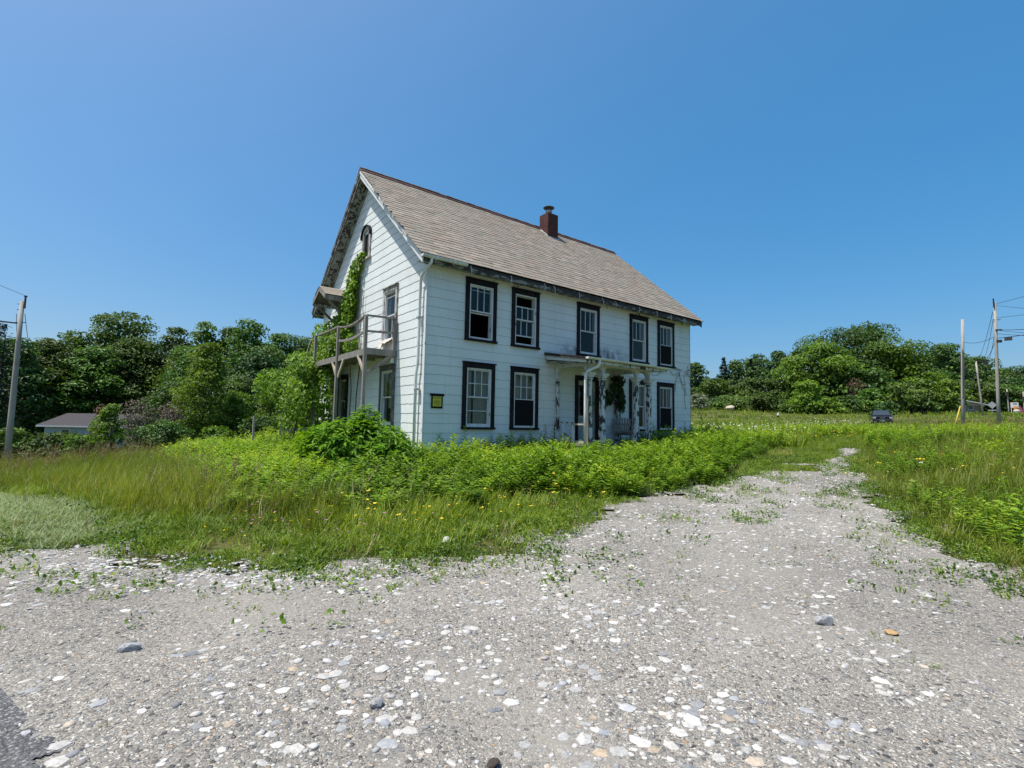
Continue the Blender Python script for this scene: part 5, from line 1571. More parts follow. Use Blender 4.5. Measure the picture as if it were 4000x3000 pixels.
# ---- shrubs and dead trees at its edge
for x, y, H, R, m, lb in ((-21.5, 27, 3.6, 1.0, 'lite', 'narrow upright bright green shrub in front of the left wood'),
        (-25.9, 29, 2.7, 2.2, 'mid', 'wide low green mound of shrub just right of the left utility pole'),
        (-27.9, 28, 2.9, 1.6, 'mid', 'green shrub behind the foot of the left utility pole'),
        (-21.6, 31, 3.3, 2.2, 'dark', 'broad dark shrub right of the narrow bright one'),
        (-21.7, 40, 6.4, 2.2, 'lite', 'yellow-green bushy tree close behind the slender maple'),
        (-17.1, 36, 6.0, 1.8, 'lite', 'rounded green bush between the maple and the house vine'),
        (-12.7, 29, 5.6, 1.6, 'lite', 'tall yellow-green bush beside the vine mass left of the house'),
        (-26.1, 42, 5.6, 2.4, 'lite', 'light green bush between the dead conifers and the maple'),
        (-16.6, 33, 3.8, 1.6, 'dark', 'low dark bush right of the maple trunk'),
        (-19.3, 33, 3.2, 1.6, 'lite', 'low green bush left of the maple trunk'),
        (-22.9, 27, 2.0, 1.3, 'mid', 'small low shrub at the left end of the meadow crest')):
    tree('shrub', x, y, H, R, LM[m], lb)
tree('dead', -31.2, 42, 6.6, 1.8, LM['dead'], 'grey dead conifer right of the dark roof, the left one of two')
tree('dead', -29.2, 44, 6.8, 2.6, LM['dead'], 'wide grey dead conifer before the left wood, the right one of two')
tree('dead', -32.6, 40, 5.8, 1.0, LM['brown'], 'thin dead tree with a rusty top in front of the dark roof')
tree('dead', -12.4, 30, 4.0, 1.0, LM['dead'], 'tangle of bare grey twigs left of the house vine', leafy=False)

# ---- the woods on the right
GR = 'trees of the woods right of the house'
RB = 'green tree standing in the far woods right of the house'
wood([('oval',41.1,112,8.2,3.5),('oval',50.2,112,8.8,2.9),('broad',56.6,116,9.9,3.9),('oval',59.8,112,10.1,3.7),('broad',42.6,106,5.2,4.4),('broad',50,104,5,4.8),('broad',55.1,102,5,4.2),('broad',38.4,114,7.8,4.2),
        ('oval',55.4,97,9,3.9),('broad',78.2,98,10.9,4.7),('broad',96.8,112,15,6.4),('broad',104.8,114,12.7,5.5),('broad',124,128,11.9,5.9),('broad',126.5,124,11.9,6.3),('broad',79.2,96,7.8,4.9),('broad',102.5,108,7,5),
        ('broad',106.9,106,6.4,4.9),('broad',91.9,104,6.8,4.8),('broad',63.5,92,7.6,6.8),('broad',128.5,120,11.4,6.6),('broad',113,116,8.5,5.5),('broad',86,104,9,5)], mats3, RB, GR, 12, lambda x: 1.3 if x < 62 else 1.06, 1.05, .08)
tree('pine', 47.5, 112, 11.4, 3.0, LM['pine'], 'pointed dark pine top in the far tree line, nearest the house', zb=.05)
tree('pine', 54, 113, 11.2, 2.8, LM['pine'], 'pointed dark pine top in the far tree line, nearer the big dome', zb=.05)
tree('broad', 70.7, 102, 18.4, 11.5, LM['dark'], 'huge dark domed tree that towers over the right woods', zb=.1)
tree('broad', 58.3, 94, 13.2, 7.6, LM['lite'], 'yellow-green tree at the left shoulder of the huge dome', zb=.08)
tree('broad', 71.2, 94, 13.4, 7.2, LM['lite'], 'yellow-green tree at the right shoulder of the huge dome', zb=.08)
tree('oval', 69.4, 80, 5.7, 3.3, LM['lite'], 'young maple beside the far grey-roofed house', zb=.1)
tree('dead', 59, 86, 5.9, 2.0, LM['brown'], 'small rusty-brown dead conifer under the huge dome tree')
for x, y, H, R, m, lb in ((47.4, 80, 5.2, 3.8, 'lite', 'large rounded yellow-green bush at the left foot of the dome trees'),
        (42.7, 84, 3.2, 3.8, 'mid', 'wide mounded bush left of the large rounded one'), (39.2, 86, 1.9, 2.7, 'mid', 'low bush at the left tip of the right thicket'),
        (54.9, 82, 2.9, 3.2, 'mid', 'low bush between the large rounded bush and the truck'), (59.6, 84, 4.2, 3.4, 'mid', 'green bush directly behind the truck'),
        (50.7, 80, 2.0, 2.8, 'lite', 'small low bush left of the truck'), (32.6, 88, 2.9, 2.1, 'pale', 'pale silvery bush just right of the house corner'),
        (45, 82, 1.5, 2.6, 'mid', 'small bush in front of the mounded thicket'), (63.2, 79, 5.3, 4.4, 'mid', 'broad layered sumac right of the truck'),
        (58.5, 78, 1.9, 2.2, 'dark', 'dark low bush just right of the truck'), (37.6, 90, 1.5, 2.5, 'mid', 'low green bush behind the boulder'), (63.6, 77, 2.1, 2.4, 'dark', 'dark bush under the layered sumac')):
    tree('sumac' if 'sumac' in lb else 'shrub', x, y, H, R, LM[m], lb, zb=.12 if 'sumac' in lb else None)

# undergrowth that closes the woods behind the trees one can tell apart
def undergrowth(line, h, w, n, s, mat):
    P = []; tot = sum(math.dist(a, b) for a, b in zip(line, line[1:]))
    for a, b in zip(line, line[1:]):
        k = int(n * math.dist(a, b) / tot); t = rng.uniform(0, 1, (k, 1))
        xy = np.array(a) + (np.array(b) - np.array(a)) * t + rng.normal(0, w, (k, 2))
        hh = h * (.55 + .6 * vnoise(xy[:, 0], xy[:, 1], 5, 77)) * rng.uniform(0, 1, k) ** .8
        P.append(np.concatenate([xy, (Hh(xy[:, 0], xy[:, 1]) + hh)[:, None]], 1))
    P = np.concatenate(P)
    V, T = leaves(P, np.array([0, -.3, .7]) + rng.normal(0, .5, P.shape), s * rng.uniform(.7, 1.3, len(P)), .7, .1)
    tint = np.repeat(np.clip(.35 + (vnoise(P[:, 0], P[:, 2], 2.5, 78) - .5) * .8 + rng.normal(0, .12, len(P)), 0, 1), 4)
    return tag(link('woodland_undergrowth', tri_mesh('woodland_undergrowth', V, T, tint), mat), kind='stuff')
undergrowth([(-95, 62), (-70, 74), (-50, 86), (-30, 92), (-8, 96)], 15, 2.0, 24000, .62, LM['dark'])
undergrowth([(-72, 60), (-56, 69), (-42, 68), (-24, 66), (-12, 68)], 4.5, 1.6, 14000, .42, LM['dark'])
undergrowth([(18, 118), (40, 117), (62, 108), (84, 106), (104, 112), (140, 118)], 9.0, 1.8, 22000, .66, LM['dark'])
undergrowth([(36, 94), (48, 92), (60, 93), (76, 95)], 2.4, 1.5, 7000, .45, LM['dark'])

# ------------------------------------------------------------------ bush at the house corner
M_BUSH = leafmat('corner_bush_leaf', (.060, .15, .008), (.19, .37, .014), .40, cc=(.28, .43, .022))
def whorls(C, D, n, size, wid=.34):
    """n leaves spreading from every shoot tip"""
    m = len(C); i = np.repeat(np.arange(m), n)
    D = nrm(D)[i]
    a = nrm(np.cross(D, rng.normal(size=(m * n, 3))))
    el = rng.uniform(-.15, .75, (m * n, 1))
    t = nrm(a * np.cos(el) + D * np.sin(el)); s = size * rng.uniform(.65, 1.2, m * n)
    P = C[i] + t * s[:, None] * .5 - D * rng.uniform(0, .12, (m * n, 1))
    return leaves(P, D + a * .0 + rng.normal(0, .25, (m * n, 3)), s, wid, .07, t), np.repeat(np.clip(.42 + rng.normal(0, .2, m * n), 0, 1), 4)
def bush(name, c, rx, ry, h, n, label, size=.16):
    o = empty(name, (c[0], c[1], hz(*c)), 0, label, 'bush')
    d = nrm(rng.normal(size=(n, 3)) + [0, -.1, .35]); d[:, 2] = np.abs(d[:, 2])
    k = rng.uniform(.55, 1.0, (n, 1)) ** .5
    lump = 1 + .20 * np.sin(d[:, :1] * 7 + .6) * np.cos(d[:, 1:2] * 5) + rng.normal(0, .05, (n, 1))
    C_ = d * k * lump * [rx, ry, h]
    (V, T), tint = whorls(C_, d + [0, 0, .8], 8, size)
    link('foliage', tri_mesh('foliage', V, T, tint), M_BUSH, o)
    mb = MB()
    for i in range(16):
        e = d[i] * [rx, ry, h] * .8
        mb.tube([(e[0] * .15, e[1] * .15, -.1), tuple(e * [.6, .6, .5]), tuple(e)], [.016, .012, .005], 5)
    mb.build('stem', M_BARK, o)
    return o
bush('leafy_bush', (-3.62, 12.05), 1.5, 1.0, 1.46, 2100, 'dense rounded green bush against the corner of the house')

# ------------------------------------------------------------------ vines
M_VINE = leafmat('vine_leaf', (.065, .14, .008), (.20, .34, .018), .40, cc=(.31, .44, .03))
M_VINE_D = leafmat('shaded_vine_leaf', (.018, .045, .010), (.05, .10, .016), .25)
M_STEM = pm('vine_stem', (.16, .12, .09), (.09, .07, .055), 8, .9)
def vine(name, blobs, stems, label, mat, outward, size=.13, cat='vine'):
    """blobs: house-space (x, y, z, rx, ry, rz, count)"""
    o = empty(name, hw(*blobs[0][:2], hz(*hw(*blobs[0][:2])[:2])), 0, label, cat)
    P = []
    for x, y, z, rx, ry, rz_, n in blobs:
        n = int(n * 1.3)
        v = rng.normal(size=(n, 3)); v = nrm(v) * rng.uniform(.25, 1, (n, 1)) ** .55
        P.append(v * [rx, ry, rz_] + [x, y, z])
    P = np.concatenate(P)
    P = P[(P[:, 0] < -.05) | (P[:, 1] < -.05)]
    Nn = np.array(outward) + np.array([0, 0, .55]) + rng.normal(0, .45, P.shape)
    tan = np.array([0, 0, -1.0]) + rng.normal(0, .6, P.shape)
    V, T = leaves(P, Nn, size * rng.uniform(.6, 1.25, len(P)), .82, .10, tan)
    tint = np.repeat(np.clip(.42 + rng.normal(0, .28, len(P)), 0, 1), 4)
    W = np.array([hw(*p) for p in V]) - np.array(o.location)
    link('foliage', tri_mesh('foliage', W, T, tint), mat, o)
    for st, r in stems:
        mb = MB(); mb.tube([Vector(hw(*p)) - o.location for p in st], [r * (1 - .6 * i / len(st)) for i in range(len(st))], 6); mb.build('stem', M_STEM, o)
    return o
vine('climbing_vine', [(-.30, 6.9, 4.6, .38, 1.35, .85, 1000), (-.28, 5.85, 5.1, .30, .78, .85, 700), (-.24, 5.5, 5.8, .24, .58, .65, 480), (-.2, 5.35, 6.5, .20, .48, .55, 320), (-.18, 5.1, 7.05, .16, .42, .34, 150),
      (-.15, 4.72, 7.36, .13, .30, .14, 60), (-.55, 7.3, 3.75, .6, 1.3, .5, 700), (-.3, 5.0, 4.2, .2, .4, .45, 160), (-.5, 8.0, 4.6, .3, .7, .9, 260)],
     [([(-.12, 4.7, .4), (-.11, 4.75, 2.4), (-.08, 4.55, 3.9), (-.09, 5.0, 5.2), (-.09, 5.15, 6.4), (-.08, 4.75, 7.3)], .028), ([(-.15, 5.3, .4), (-.13, 5.2, 2.6), (-.10, 5.6, 4.0), (-.10, 5.9, 5.2)], .024),
      ([(-.10, 4.2, 3.75), (-.09, 4.35, 4.6), (-.08, 4.55, 5.5), (-.08, 4.5, 6.1)], .02), ([(-.6, 5.2, .4), (-.5, 5.1, 1.8), (-.7, 4.6, 2.9), (-.8, 4.9, 3.5)], .022)],
     'climbing vine covering the gable wall up to the attic window', M_VINE, (-1.0, -.25, 0), .135)
vine('hanging_vine', [(-1.15, 7.6, 3.05, .65, 1.3, .85, 1200), (-1.6, 7.0, 2.3, .6, 1.3, .8, 720), (-2.2, 7.8, 2.75, .65, .8, .7, 520), (-1.3, 7.4, 3.8, .5, .9, .35, 300), (-.8, 6.2, 2.6, .4, .75, .9, 420), (-.7, 6.4, 1.6, .4, .8, .6, 260), (-1.2, 8.6, 1.9, .6, .6, .9, 300), (-1.9, 6.6, 1.5, .25, .4, .5, 70), (-1.35, 6.6, 3.5, .35, .8, .35, 300)],
     [([(-1.6, 7.2, .3), (-1.45, 7.0, 1.4), (-1.2, 6.9, 2.6), (-1.0, 6.6, 3.4)], .03), ([(-2.1, 6.3, .2), (-1.95, 6.5, 1.3), (-1.7, 7.0, 2.2)], .018), ([(-1.2, 5.4, .3), (-1.15, 5.9, 1.5), (-1.0, 6.4, 2.8)], .02)],
     'bright vine mass hanging off the far end of the balcony', M_VINE, (-.8, -.6, 0), .135)
vine('porch_vine', [(7.75, -.16, 2.95, .34, .10, .42, 170), (7.15, -.2, 2.55, .42, .12, .28, 120), (7.95, -.2, 2.45, .20, .10, .45, 110), (6.85, -.22, 2.35, .3, .12, .25, 50), (7.7, -.25, 3.2, .3, .2, .18, 70)],
     [([(8.02, -.12, 1.0), (7.95, -.12, 1.7), (7.98, -.12, 2.4), (7.75, -.12, 3.1)], .03), ([(7.9, -.14, 1.0), (7.78, -.14, 1.9), (7.6, -.14, 2.4), (7.1, -.14, 2.6)], .02)],
     'dark vine climbing the wall inside the porch', M_VINE_D, (0, -1, 0), .14)
# dry tendrils on the wall by the right end
tv = empty('dry_creeper', hw(11.3, -.05, .7), 0, 'leafless brown creeper sprawling on the wall near the far right corner', 'vine')
q = random.Random(21)
for i in range(9):
    x, z = 12.0 + q.uniform(-.25, .35), 3.85 + q.uniform(-.12, .12); p_ = []
    a = q.uniform(0, 6.28)
    for j in range(7):
        p_.append(Vector(hw(x, -.045 - .01 * (i % 3), z)) - tv.location)
        a += q.uniform(-.9, .9); x += .13 * math.cos(a); z += .13 * math.sin(a) - .05; x = min(x, 12.55)
    mb = MB(); mb.tube(p_, .009, 5); mb.build('tendril', M_STEM, tv)
for st in ([(12.0, 3.9), (11.4, 4.05), (10.6, 3.75), (9.9, 3.9), (9.3, 3.72)], [(10.6, 3.85), (10.3, 3.6), (9.95, 3.6), (9.9, 3.9)], [(12.1, 3.8), (12.2, 3.2), (12.15, 2.7), (12.25, 2.3)]):
    mb = MB(); mb.tube([Vector(hw(x, -.042, z)) - tv.location for x, z in st], .008, 5); mb.build('tendril', M_STEM, tv)
# old fence posts and a rail left of the balcony
for (x, y, z0, z1, lb) in ((-1.9, 7.3, .1, 1.75, 'thin weathered post under the hanging vine, nearer the balcony'), (-2.6, 8.3, .1, 1.5, 'thin weathered post under the hanging vine, farther from the house')):
    p = hw(x, y)
    fo = empty('old_post', (p[0], p[1], hz(p[0], p[1])), HR, lb, 'post')
    mb = MB(); mb.box(-.035, .035, -.035, .035, -.2, z1); mb.build('shaft', M_WOOD_L, fo)
    if x > -2:
        mb = MB(); mb.beam((.0, -.04, .95), (1.0, -.5, .97), .03, .11); mb.build('rail', M_WOOD_L, fo)

# ------------------------------------------------------------------ utility poles and wires
M_POLE = pm('grey_pole_wood', (.40, .37, .33), (.25, .225, .195), 5, .9, .6, 18, stretch=(1, 1, .12), bdist=.01)
M_WIRE = pm('black_cable', (.012, .012, .013), (.02, .02, .02), 5, .6)
M_IRON = pm('dull_iron', (.06, .06, .065), (.035, .035, .04), 6, .6)
def pole(base, top, r0, r1, label, fit=()):
    o = empty('utility_pole', (base[0], base[1], hz(base[0], base[1])), 0, label, 'utility pole', 'utility poles')
    L = o.location; b = Vector(base) - L; t = Vector(top) - L
    mb = MB(); mb.tube([b - Vector((0, 0, .6)), b.lerp(t, .35), b.lerp(t, .7), t], [r0, r0 + (r1 - r0) * .35, r0 + (r1 - r0) * .7, r1], 12); mb.build('shaft', M_POLE, o)
    for nm, p, q_, w, h in fit:
        mb = MB(); mb.beam(Vector(p) - L, Vector(q_) - L, w, h); mb.build(nm, M_IRON, o)
    return o
def wire(a, b, sag, r, label):
    a = Vector(a); b = Vector(b); n = 14
    mb = MB(); mb.tube([a.lerp(b, i / n) - Vector((0, 0, sag * 4 * (i / n) * (1 - i / n))) for i in range(n + 1)], r, 5)
    o = mb.build('overhead_wire', M_WIRE)
    return tag(o, label, 'wire', 'overhead wires')
lp = (-21.85, 22.0, -1.0); lt = (-21.85, 22, 6.59)
pole(lp, lt, .125, .078, 'weathered utility pole at the left edge of the meadow',
     [('insulator_pin', (-21.70, 21.98, 6.25), (-21.70, 21.98, 6.80), .05, .05), ('insulator', (-21.75, 21.98, 6.80), (-21.64, 21.98, 6.80), .05, .06), ('pole_step', (-22.05, 22, 6.45), (-21.9, 22, 6.45), .025, .025),
      ('pole_step', (-22.05, 22, 6.2), (-21.9, 22, 6.2), .025, .025), ('bolt', (-22.08, 22, 5.62), (-21.6, 22, 5.62), .03, .03), ('cross_arm', (-22.75, 22, 5.66), (-21.9, 22, 5.58), .05, .06), ('bolt', (-22.05, 22, 4.93), (-21.6, 22, 4.9), .03, .03)])
wire((-21.70, 21.98, 6.82), (-17.5, 12.0, 7.0), .12, .008, 'thin wire rising from the top of the left pole to the frame edge')
wire((-22.7, 22, 5.68), (-17.5, 12, 5.2), .1, .010, 'upper cable from the arm of the left pole to the frame edge')
wire((-21.98, 22, 4.93), (-17.2, 12, 4.7), .1, .014, 'thick lower cable from the left pole to the frame edge')
wire((-21.68, 22, 6.0), (-40, 42, 6.2), .8, .012, 'slack wire descending from the left pole to the wood, right side')
wire((-22.05, 22, 6.0), (-41.5, 42, 6.6), .8, .010, 'slack wire descending from the left pole to the wood, left side')
pole((35.0, 39, 1.6), (35.42, 39, 10.42), .115, .095, 'stout cut-off pole without wires at its top, right of the truck', [('conduit', (35.03, 38.88, 4.2), (35.20, 38.88, 8.0), .03, .03)])
pole((35.88, 37, 1.6), (36.10, 37, 11.32), .118, .08, 'tall pole carrying all the cables at the right edge',
     [('insulator_pin', (35.96, 36.95, 10.9), (35.94, 36.95, 11.6), .06, .06), ('bracket', (35.9, 37, 10.0), (36.45, 37, 10.0), .04, .04), ('splice_case', (36.45, 36.8, 8.5), (36.75, 36.5, 8.5), .22, .22), ('bracket', (35.95, 36.9, 9.2), (36.3, 36.8, 9.2), .08, .1), ('bracket', (35.98, 36.9, 8.35), (36.25, 36.8, 8.35), .12, .2)])
for a, b, r, lb in (((36.21, 37, 11.23), (28.1, 21, 9.58), .014, 'topmost cable of the tall right pole'), ((36.2, 37, 11.09), (27.93, 21, 6.78), .012, 'second cable from the top of the tall right pole'),
        ((36.18, 37, 10.15), (27.87, 21, 7.85), .012, 'thin cable a metre below the top of the tall right pole'), ((36.17, 37, 9.22), (27.67, 21, 6.69), .02, 'thick cable at three quarters of the tall right pole'),
        ((36.17, 37, 9.2), (27.62, 21, 5.78), .014, 'cable just under the thick one on the tall right pole'), ((36.17, 37, 8.93), (27.56, 21, 5.9), .016, 'cable above the black splice case'),
        ((36.21, 37, 8.61), (27.45, 21, 7.02), .022, 'heavy lowest cable with the black splice case')):
    wire(a, b, .15, r, lb)
pole((65.82, 70, 3.6), (65.15, 70, 11.5), .12, .095, 'leaning pole with a cross arm between the two right poles', [('cross_arm', (65.0, 70, 11.55), (67.1, 70, 11.66), .12, .14), ('brace', (65.3, 70, 10.7), (66.2, 70, 11.5), .07, .07), ('transformer', (66.5, 70, 11.15), (66.5, 70, 11.6), .35, .35)])
for a, b, lb in (((35.9, 37, 10.6), (65.4, 70, 11.6), 'wire from the tall right pole to the leaning pole, highest'), ((35.9, 37, 10.0), (66.2, 70, 11.7), 'wire from the tall right pole to the leaning pole, second'), ((35.95, 37, 8.9), (66.8, 70, 11.7), 'wire from the tall right pole to the leaning pole, third'),
        ((35.95, 37, 8.3), (65.4, 70, 10.6), 'wire from the tall right pole to the leaning pole, lowest'), ((35.3, 39, 8.65), (35.95, 37.1, 8.7), 'short slack wire joining the two stout right poles')):
    wire(a, b, .25 if 'short' in lb else .5, .016, lb)
wire((65.3, 70, 9.9), (36.5, 41, 4.2), .3, .02, 'cable sloping from the leaning pole down behind the cut-off pole')
pole((84.3, 85, 4.3), (84.14, 85, 8.96), .10, .08, 'thin pole with a grey box in the distance by the white sign', [('meter_box', (84.0, 84.9, 7.9), (84.0, 84.9, 8.5), .3, .3)])
pole((92.0, 90, 4.6), (92.0, 90, 9.0), .10, .08, 'thin distant pole at the very right edge', [('meter_box', (91.9, 89.9, 7.4), (91.9, 89.9, 8.1), .3, .3)])
pole((113.6, 118, 5.2), (112.99, 118, 15), .17, .15, 'distant pole rising out of the woods beside the tall right pole')
# yellow guard on the guy wire
gg = empty('guy_wire', (33.4, 37.9, hz(33.4, 37.9)), 0, 'guy wire with a bright yellow guard beside the cut-off pole', 'guy wire')
L = gg.location
mb = MB(); mb.tube([Vector((33.40, 37.9, 1.9)) - L, Vector((34.45, 38.5, 3.55)) - L], .045, 8); mb.build('yellow_guard', pm('guard_yellow', (.50, .36, .04), (.42, .30, .04), 5, .6), gg)
mb = MB(); mb.tube([Vector((33.3, 37.84, 1.7)) - L, Vector((35.3, 39, 4.9)) - L], .012, 6); mb.build('stay', M_IRON, gg)

# ------------------------------------------------------------------ pickup truck in the grass, facing the camera
M_CAR = pm('black_car_paint', (.006, .007, .012), (.009, .010, .016), 3, .22, spec=.6)
M_CGLASS = pm('windscreen', (.02, .035, .045), (.03, .045, .055), 2, .06, spec=.8)
M_TYRE = pm('tyre_rubber', (.014, .014, .014), (.022, .022, .022), 9, .9)
M_CHROME = pm('bumper_chrome', (.35, .36, .38), (.25, .26, .28), 5, .25, metal=.8)
M_LAMP = pm('headlamp_glass', (.35, .37, .40), (.25, .27, .30), 8, .15, spec=.7)
tx, ty = 44.1, 60.0
tr = empty('pickup_truck', (tx, ty, hz(tx, ty) + .05), math.atan2(ty, tx) - rad(90) + rad(4), 'black pickup truck standing in the meadow facing the viewer', 'truck')
# local: -y is the nose... x across
W2 = .98
def hull(prof, w0, w1, name, mat, parent=None, inset=0):
    """side profile (y, z) swept across; roof narrower than the sill"""
    zs = [p[1] for p in prof]; lo, hi = min(zs), max(zs)
    wf = lambda z: w0 + (w1 - w0) * (z - lo) / (hi - lo)
    n = len(prof)
    vs = [(-wf(z), y, z) for y, z in prof] + [(wf(z), y, z) for y, z in prof]
    fs = [tuple(range(n-1, -1, -1)), tuple(range(n, 2*n))] + [(i, (i+1) % n, n+(i+1) % n, n+i) for i in range(n)]
    mb = MB(); mb.add(vs, fs); return mb.build(name, mat, parent or tr, bevel=.035)
FRT = [(2.75, .52), (2.82, .75), (2.80, 1.05), (2.66, 1.16), (1.35, 1.26), (1.2, 1.26), (-2.75, 1.26), (-2.8, .6), (-2.2, .45), (2.2, .42)]
FRT = [(-y, z) for y, z in FRT]
hull(FRT, W2, W2 * .97, 'body', M_CAR)
hull([(-1.28, 1.262), (-.62, 1.86), (-.45, 1.92), (.95, 1.90), (1.3, 1.262)], .94, .70, 'cab', M_CAR)
mb = MB(); mb.add([(-.82, -1.255, 1.30), (.82, -1.255, 1.30), (.66, -.66, 1.84), (-.66, -.66, 1.84)], [(0, 1, 2, 3)]); o = mb.build('windscreen', M_CGLASS, tr); o.location = (0, -.012, .012)
for s in (-1, 1):
    mb = MB(); mb.add([(s * .925, -1.1, 1.32), (s * .925, 1.1, 1.32), (s * .745, .85, 1.82), (s * .745, -.55, 1.82)], [(0, 1, 2, 3)]); o = mb.build('side_window', M_CGLASS, tr); o.location = (s * .012, 0, 0)
    mb = MB(); mb.beam((s * .92, -1.0, 1.36), (s * 1.08, -1.02, 1.38), .06, .05); mb.box(*sorted((s * 1.05, s * 1.27)), -1.10, -1.0, 1.28, 1.50); mb.build('wing_mirror', M_CAR, tr, bevel=.02)
    mb = MB(); mb.box(*sorted((s * .62, s * .93)), -2.835, -2.72, .86, 1.04); mb.build('headlight', M_LAMP, tr, bevel=.02)
    mb = MB(); mb.box(*sorted((s * .70, s * .86)), -2.87, -2.80, .58, .66); mb.build('fog_lamp', M_LAMP, tr)
    for y in (-1.85, 1.75):
        mb = MB(); mb.lathe([(.20, -.13), (.36, -.13), (.40, -.09), (.40, .09), (.36, .13), (.20, .13)], (0, 0, 0), 20); w = mb.build('wheel', M_TYRE, tr); w.location = (s * .86, y, .40); w.rotation_euler = (0, rad(90), 0)
        mb = MB(); mb.lathe([(.05, -.10), (.21, -.12), (.23, .0), (.21, .12), (.05, .10)], (0, 0, 0), 14); r_ = mb.build('rim', M_CHROME, w)
mb = MB(); mb.box(-.60, .60, -2.84, -2.76, .82, 1.06)
gr = mb.build('grille', M_BLACK, tr)
for z in (.88, .95, 1.02):
    mb = MB(); mb.box(-.58, .58, -2.852, -2.838, z - .012, z + .012); mb.build('grille_bar', M_CAR, gr)
mb = MB(); mb.box(-.22, .22, -2.87, -2.845, .90, .98); mb.build('grille_badge', M_CHROME, gr)
mb = MB(); mb.box(-.97, .97, -2.90, -2.74, .50, .74); mb.build('bumper', M_CAR, tr, bevel=.03)
mb = MB(); mb.box(-.55, .55, -2.912, -2.898, .70, .735); mb.build('bumper_trim', M_CHROME, tr)
mb = MB(); mb.box(-.17, .17, -2.918, -2.902, .54, .67); mb.build('number_plate', pm('plate_green', (.10, .22, .16), (.12, .24, .18), 4, .5), tr)
mb = MB(); mb.box(-.80, -.72, -.95, .95, 1.262, 1.268); mb.box(.70, .74, -.9, -.88, 1.9, 1.93); mb.build('roof_trim', M_BLACK, tr)
mb = MB(); mb.box(-.1, .1, -.66, -.60, 1.76, 1.84); mb.build('rear_view_mirror', M_CHROME, tr)

# ------------------------------------------------------------------ low house on the left among the shrubs
lh = empty('cottage', (-50.5, 57, hz(-50.5, 57)), rad(3), 'low pale blue cottage with a dark shingle roof among the left shrubs', 'house')
zg = hz(-50.5, 57)
M_LWALL = pm('pale_blue_boards', (.38, .46, .52), (.32, .40, .46), 4, .8, stretch=(.2, .2, 6))
M_LROOF = pm('dark_asphalt_shingle', (.055, .050, .055), (.035, .032, .036), 5, .9, .5, 30)
ez, rz_ = .34 - zg, 1.60 - zg
mb = MB(); mb.box(-.8, 8, -1.6, 6, -.5, ez); mb.build('wall', M_LWALL, lh)
mb = MB()
mb.prism([(-2.1, ez - .08), (1.9, rz_), (5.9, ez - .08), (5.9, ez + .08), (1.9, rz_ + .16), (-2.1, ez + .08)], lambda a, b, d: (d, a, b), -1.3, 8.4); lr = mb.build('roof', M_LROOF, lh)
mb = MB(); mb.box(-1.3, 8.4, -2.13, -2.10, ez - .12, ez + .06); mb.build('fascia', M_SASH, lr)
for x in (1.0, 4.2):
    mb = MB(); mb.box(x, x + .9, -1.64, -1.59, ez - 1.5, ez - .35); w = mb.build('window', M_SASH, lh)
    mb = MB(); mb.box(x + .08, x + .82, -1.65, -1.642, ez - 1.42, ez - .43); mb.build('pane', M_GLASS, w)

# ------------------------------------------------------------------ grey-roofed house far right
zg = hz(84.5, 95)
fh = empty('bungalow', (84.0, 95, zg), rad(-6), 'white bungalow with a sloping grey roof behind the cut-off pole', 'house')
mb = MB(); mb.box(-1.2, 4.2, 0, 6, -.4, 1.9); mb.box(-1.2, 4.2, .02, 6, 1.9, 2.2); mb.build('wall', pm('bungalow_wall', (.30, .25, .22), (.22, .18, .16), 4, .8), fh)
mb = MB(); mb.prism([(-1.0, 2.0), (4.2, 2.0), (-1.0, 2.75)], lambda a, b, d: (a, d, b), -.55, -.45); mb.build('gable_board', M_SASH, fh)
mb = MB(); mb.prism([(-1.6, 3.05), (5.2, 1.72), (5.2, 1.85), (-1.6, 3.2)], lambda a, b, d: (a, d, b), -1.0, 6.6); mb.prism([(-1.6, 3.05), (-5.2, 1.9), (-5.2, 2.03), (-1.6, 3.2)], lambda a, b, d: (a, d, b), -1.0, 6.6); mb.build('roof', pm('bungalow_roof', (.16, .16, .17), (.11, .11, .12), 5, .8), fh)
mb = MB(); mb.box(-1.7, 5.3, -1.06, -1.01, 1.70, 1.74); mb.prism([(-1.6, 3.0), (5.2, 1.66), (5.2, 1.80), (-1.6, 3.17)], lambda a, b, d: (a, d, b), -1.08, -1.02); mb.build('rake_board', M_SASH, fh)
for x in (-.7, 1.2):
    mb = MB(); mb.box(x, x + .12, -.62, -.5, 0, 2.0); mb.build('porch_column', M_SASH, fh)
for x in (-.2, 2.2):
    mb = MB(); mb.box(x, x + 1.0, -.04, -.005, .8, 1.8); w = mb.build('window', M_SASH, fh)
    mb = MB(); mb.box(x + .1, x + .9, -.05, -.042, .9, 1.7); mb.build('pane', M_GLASS, w)

# ------------------------------------------------------------------ roadside signs and flags
M_SIGNB = pm('bare_aluminium', (.36, .38, .40), (.28, .30, .31), 5, .5, metal=.3)
sg = empty('road_sign', (71.9, 75, hz(71.9, 75)), rad(-44), 'back of a grey diamond road sign left of the tall right pole', 'road sign')
z = 5.67 - hz(71.9, 75)
mb = MB(); mb.prism([(0, z - .55), (.55, z), (0, z + .55), (-.55, z)], lambda a, b, d: (a, d, b), -.02, .0); mb.build('diamond_plate', M_SIGNB, sg)
mb = MB(); mb.box(-.5, .9, -.02, 0, z - .86, z - .72); mb.build('street_blade', M_SIGNB, sg)
mb = MB(); mb.box(-.03, .03, .002, .05, -.3, z + .3); mb.build('sign_post', M_METAL_G, sg)
ws = empty('letter_board', (88.3, 88, hz(88.3, 88)), rad(-42), 'white letter board on posts above the feather flags', 'sign')
zz = hz(88.3, 88)
mb = MB(); mb.box(-.5, .5, -.06, .06, 5.95 - zz, 6.9 - zz); mb.build('board', M_SASH, ws)
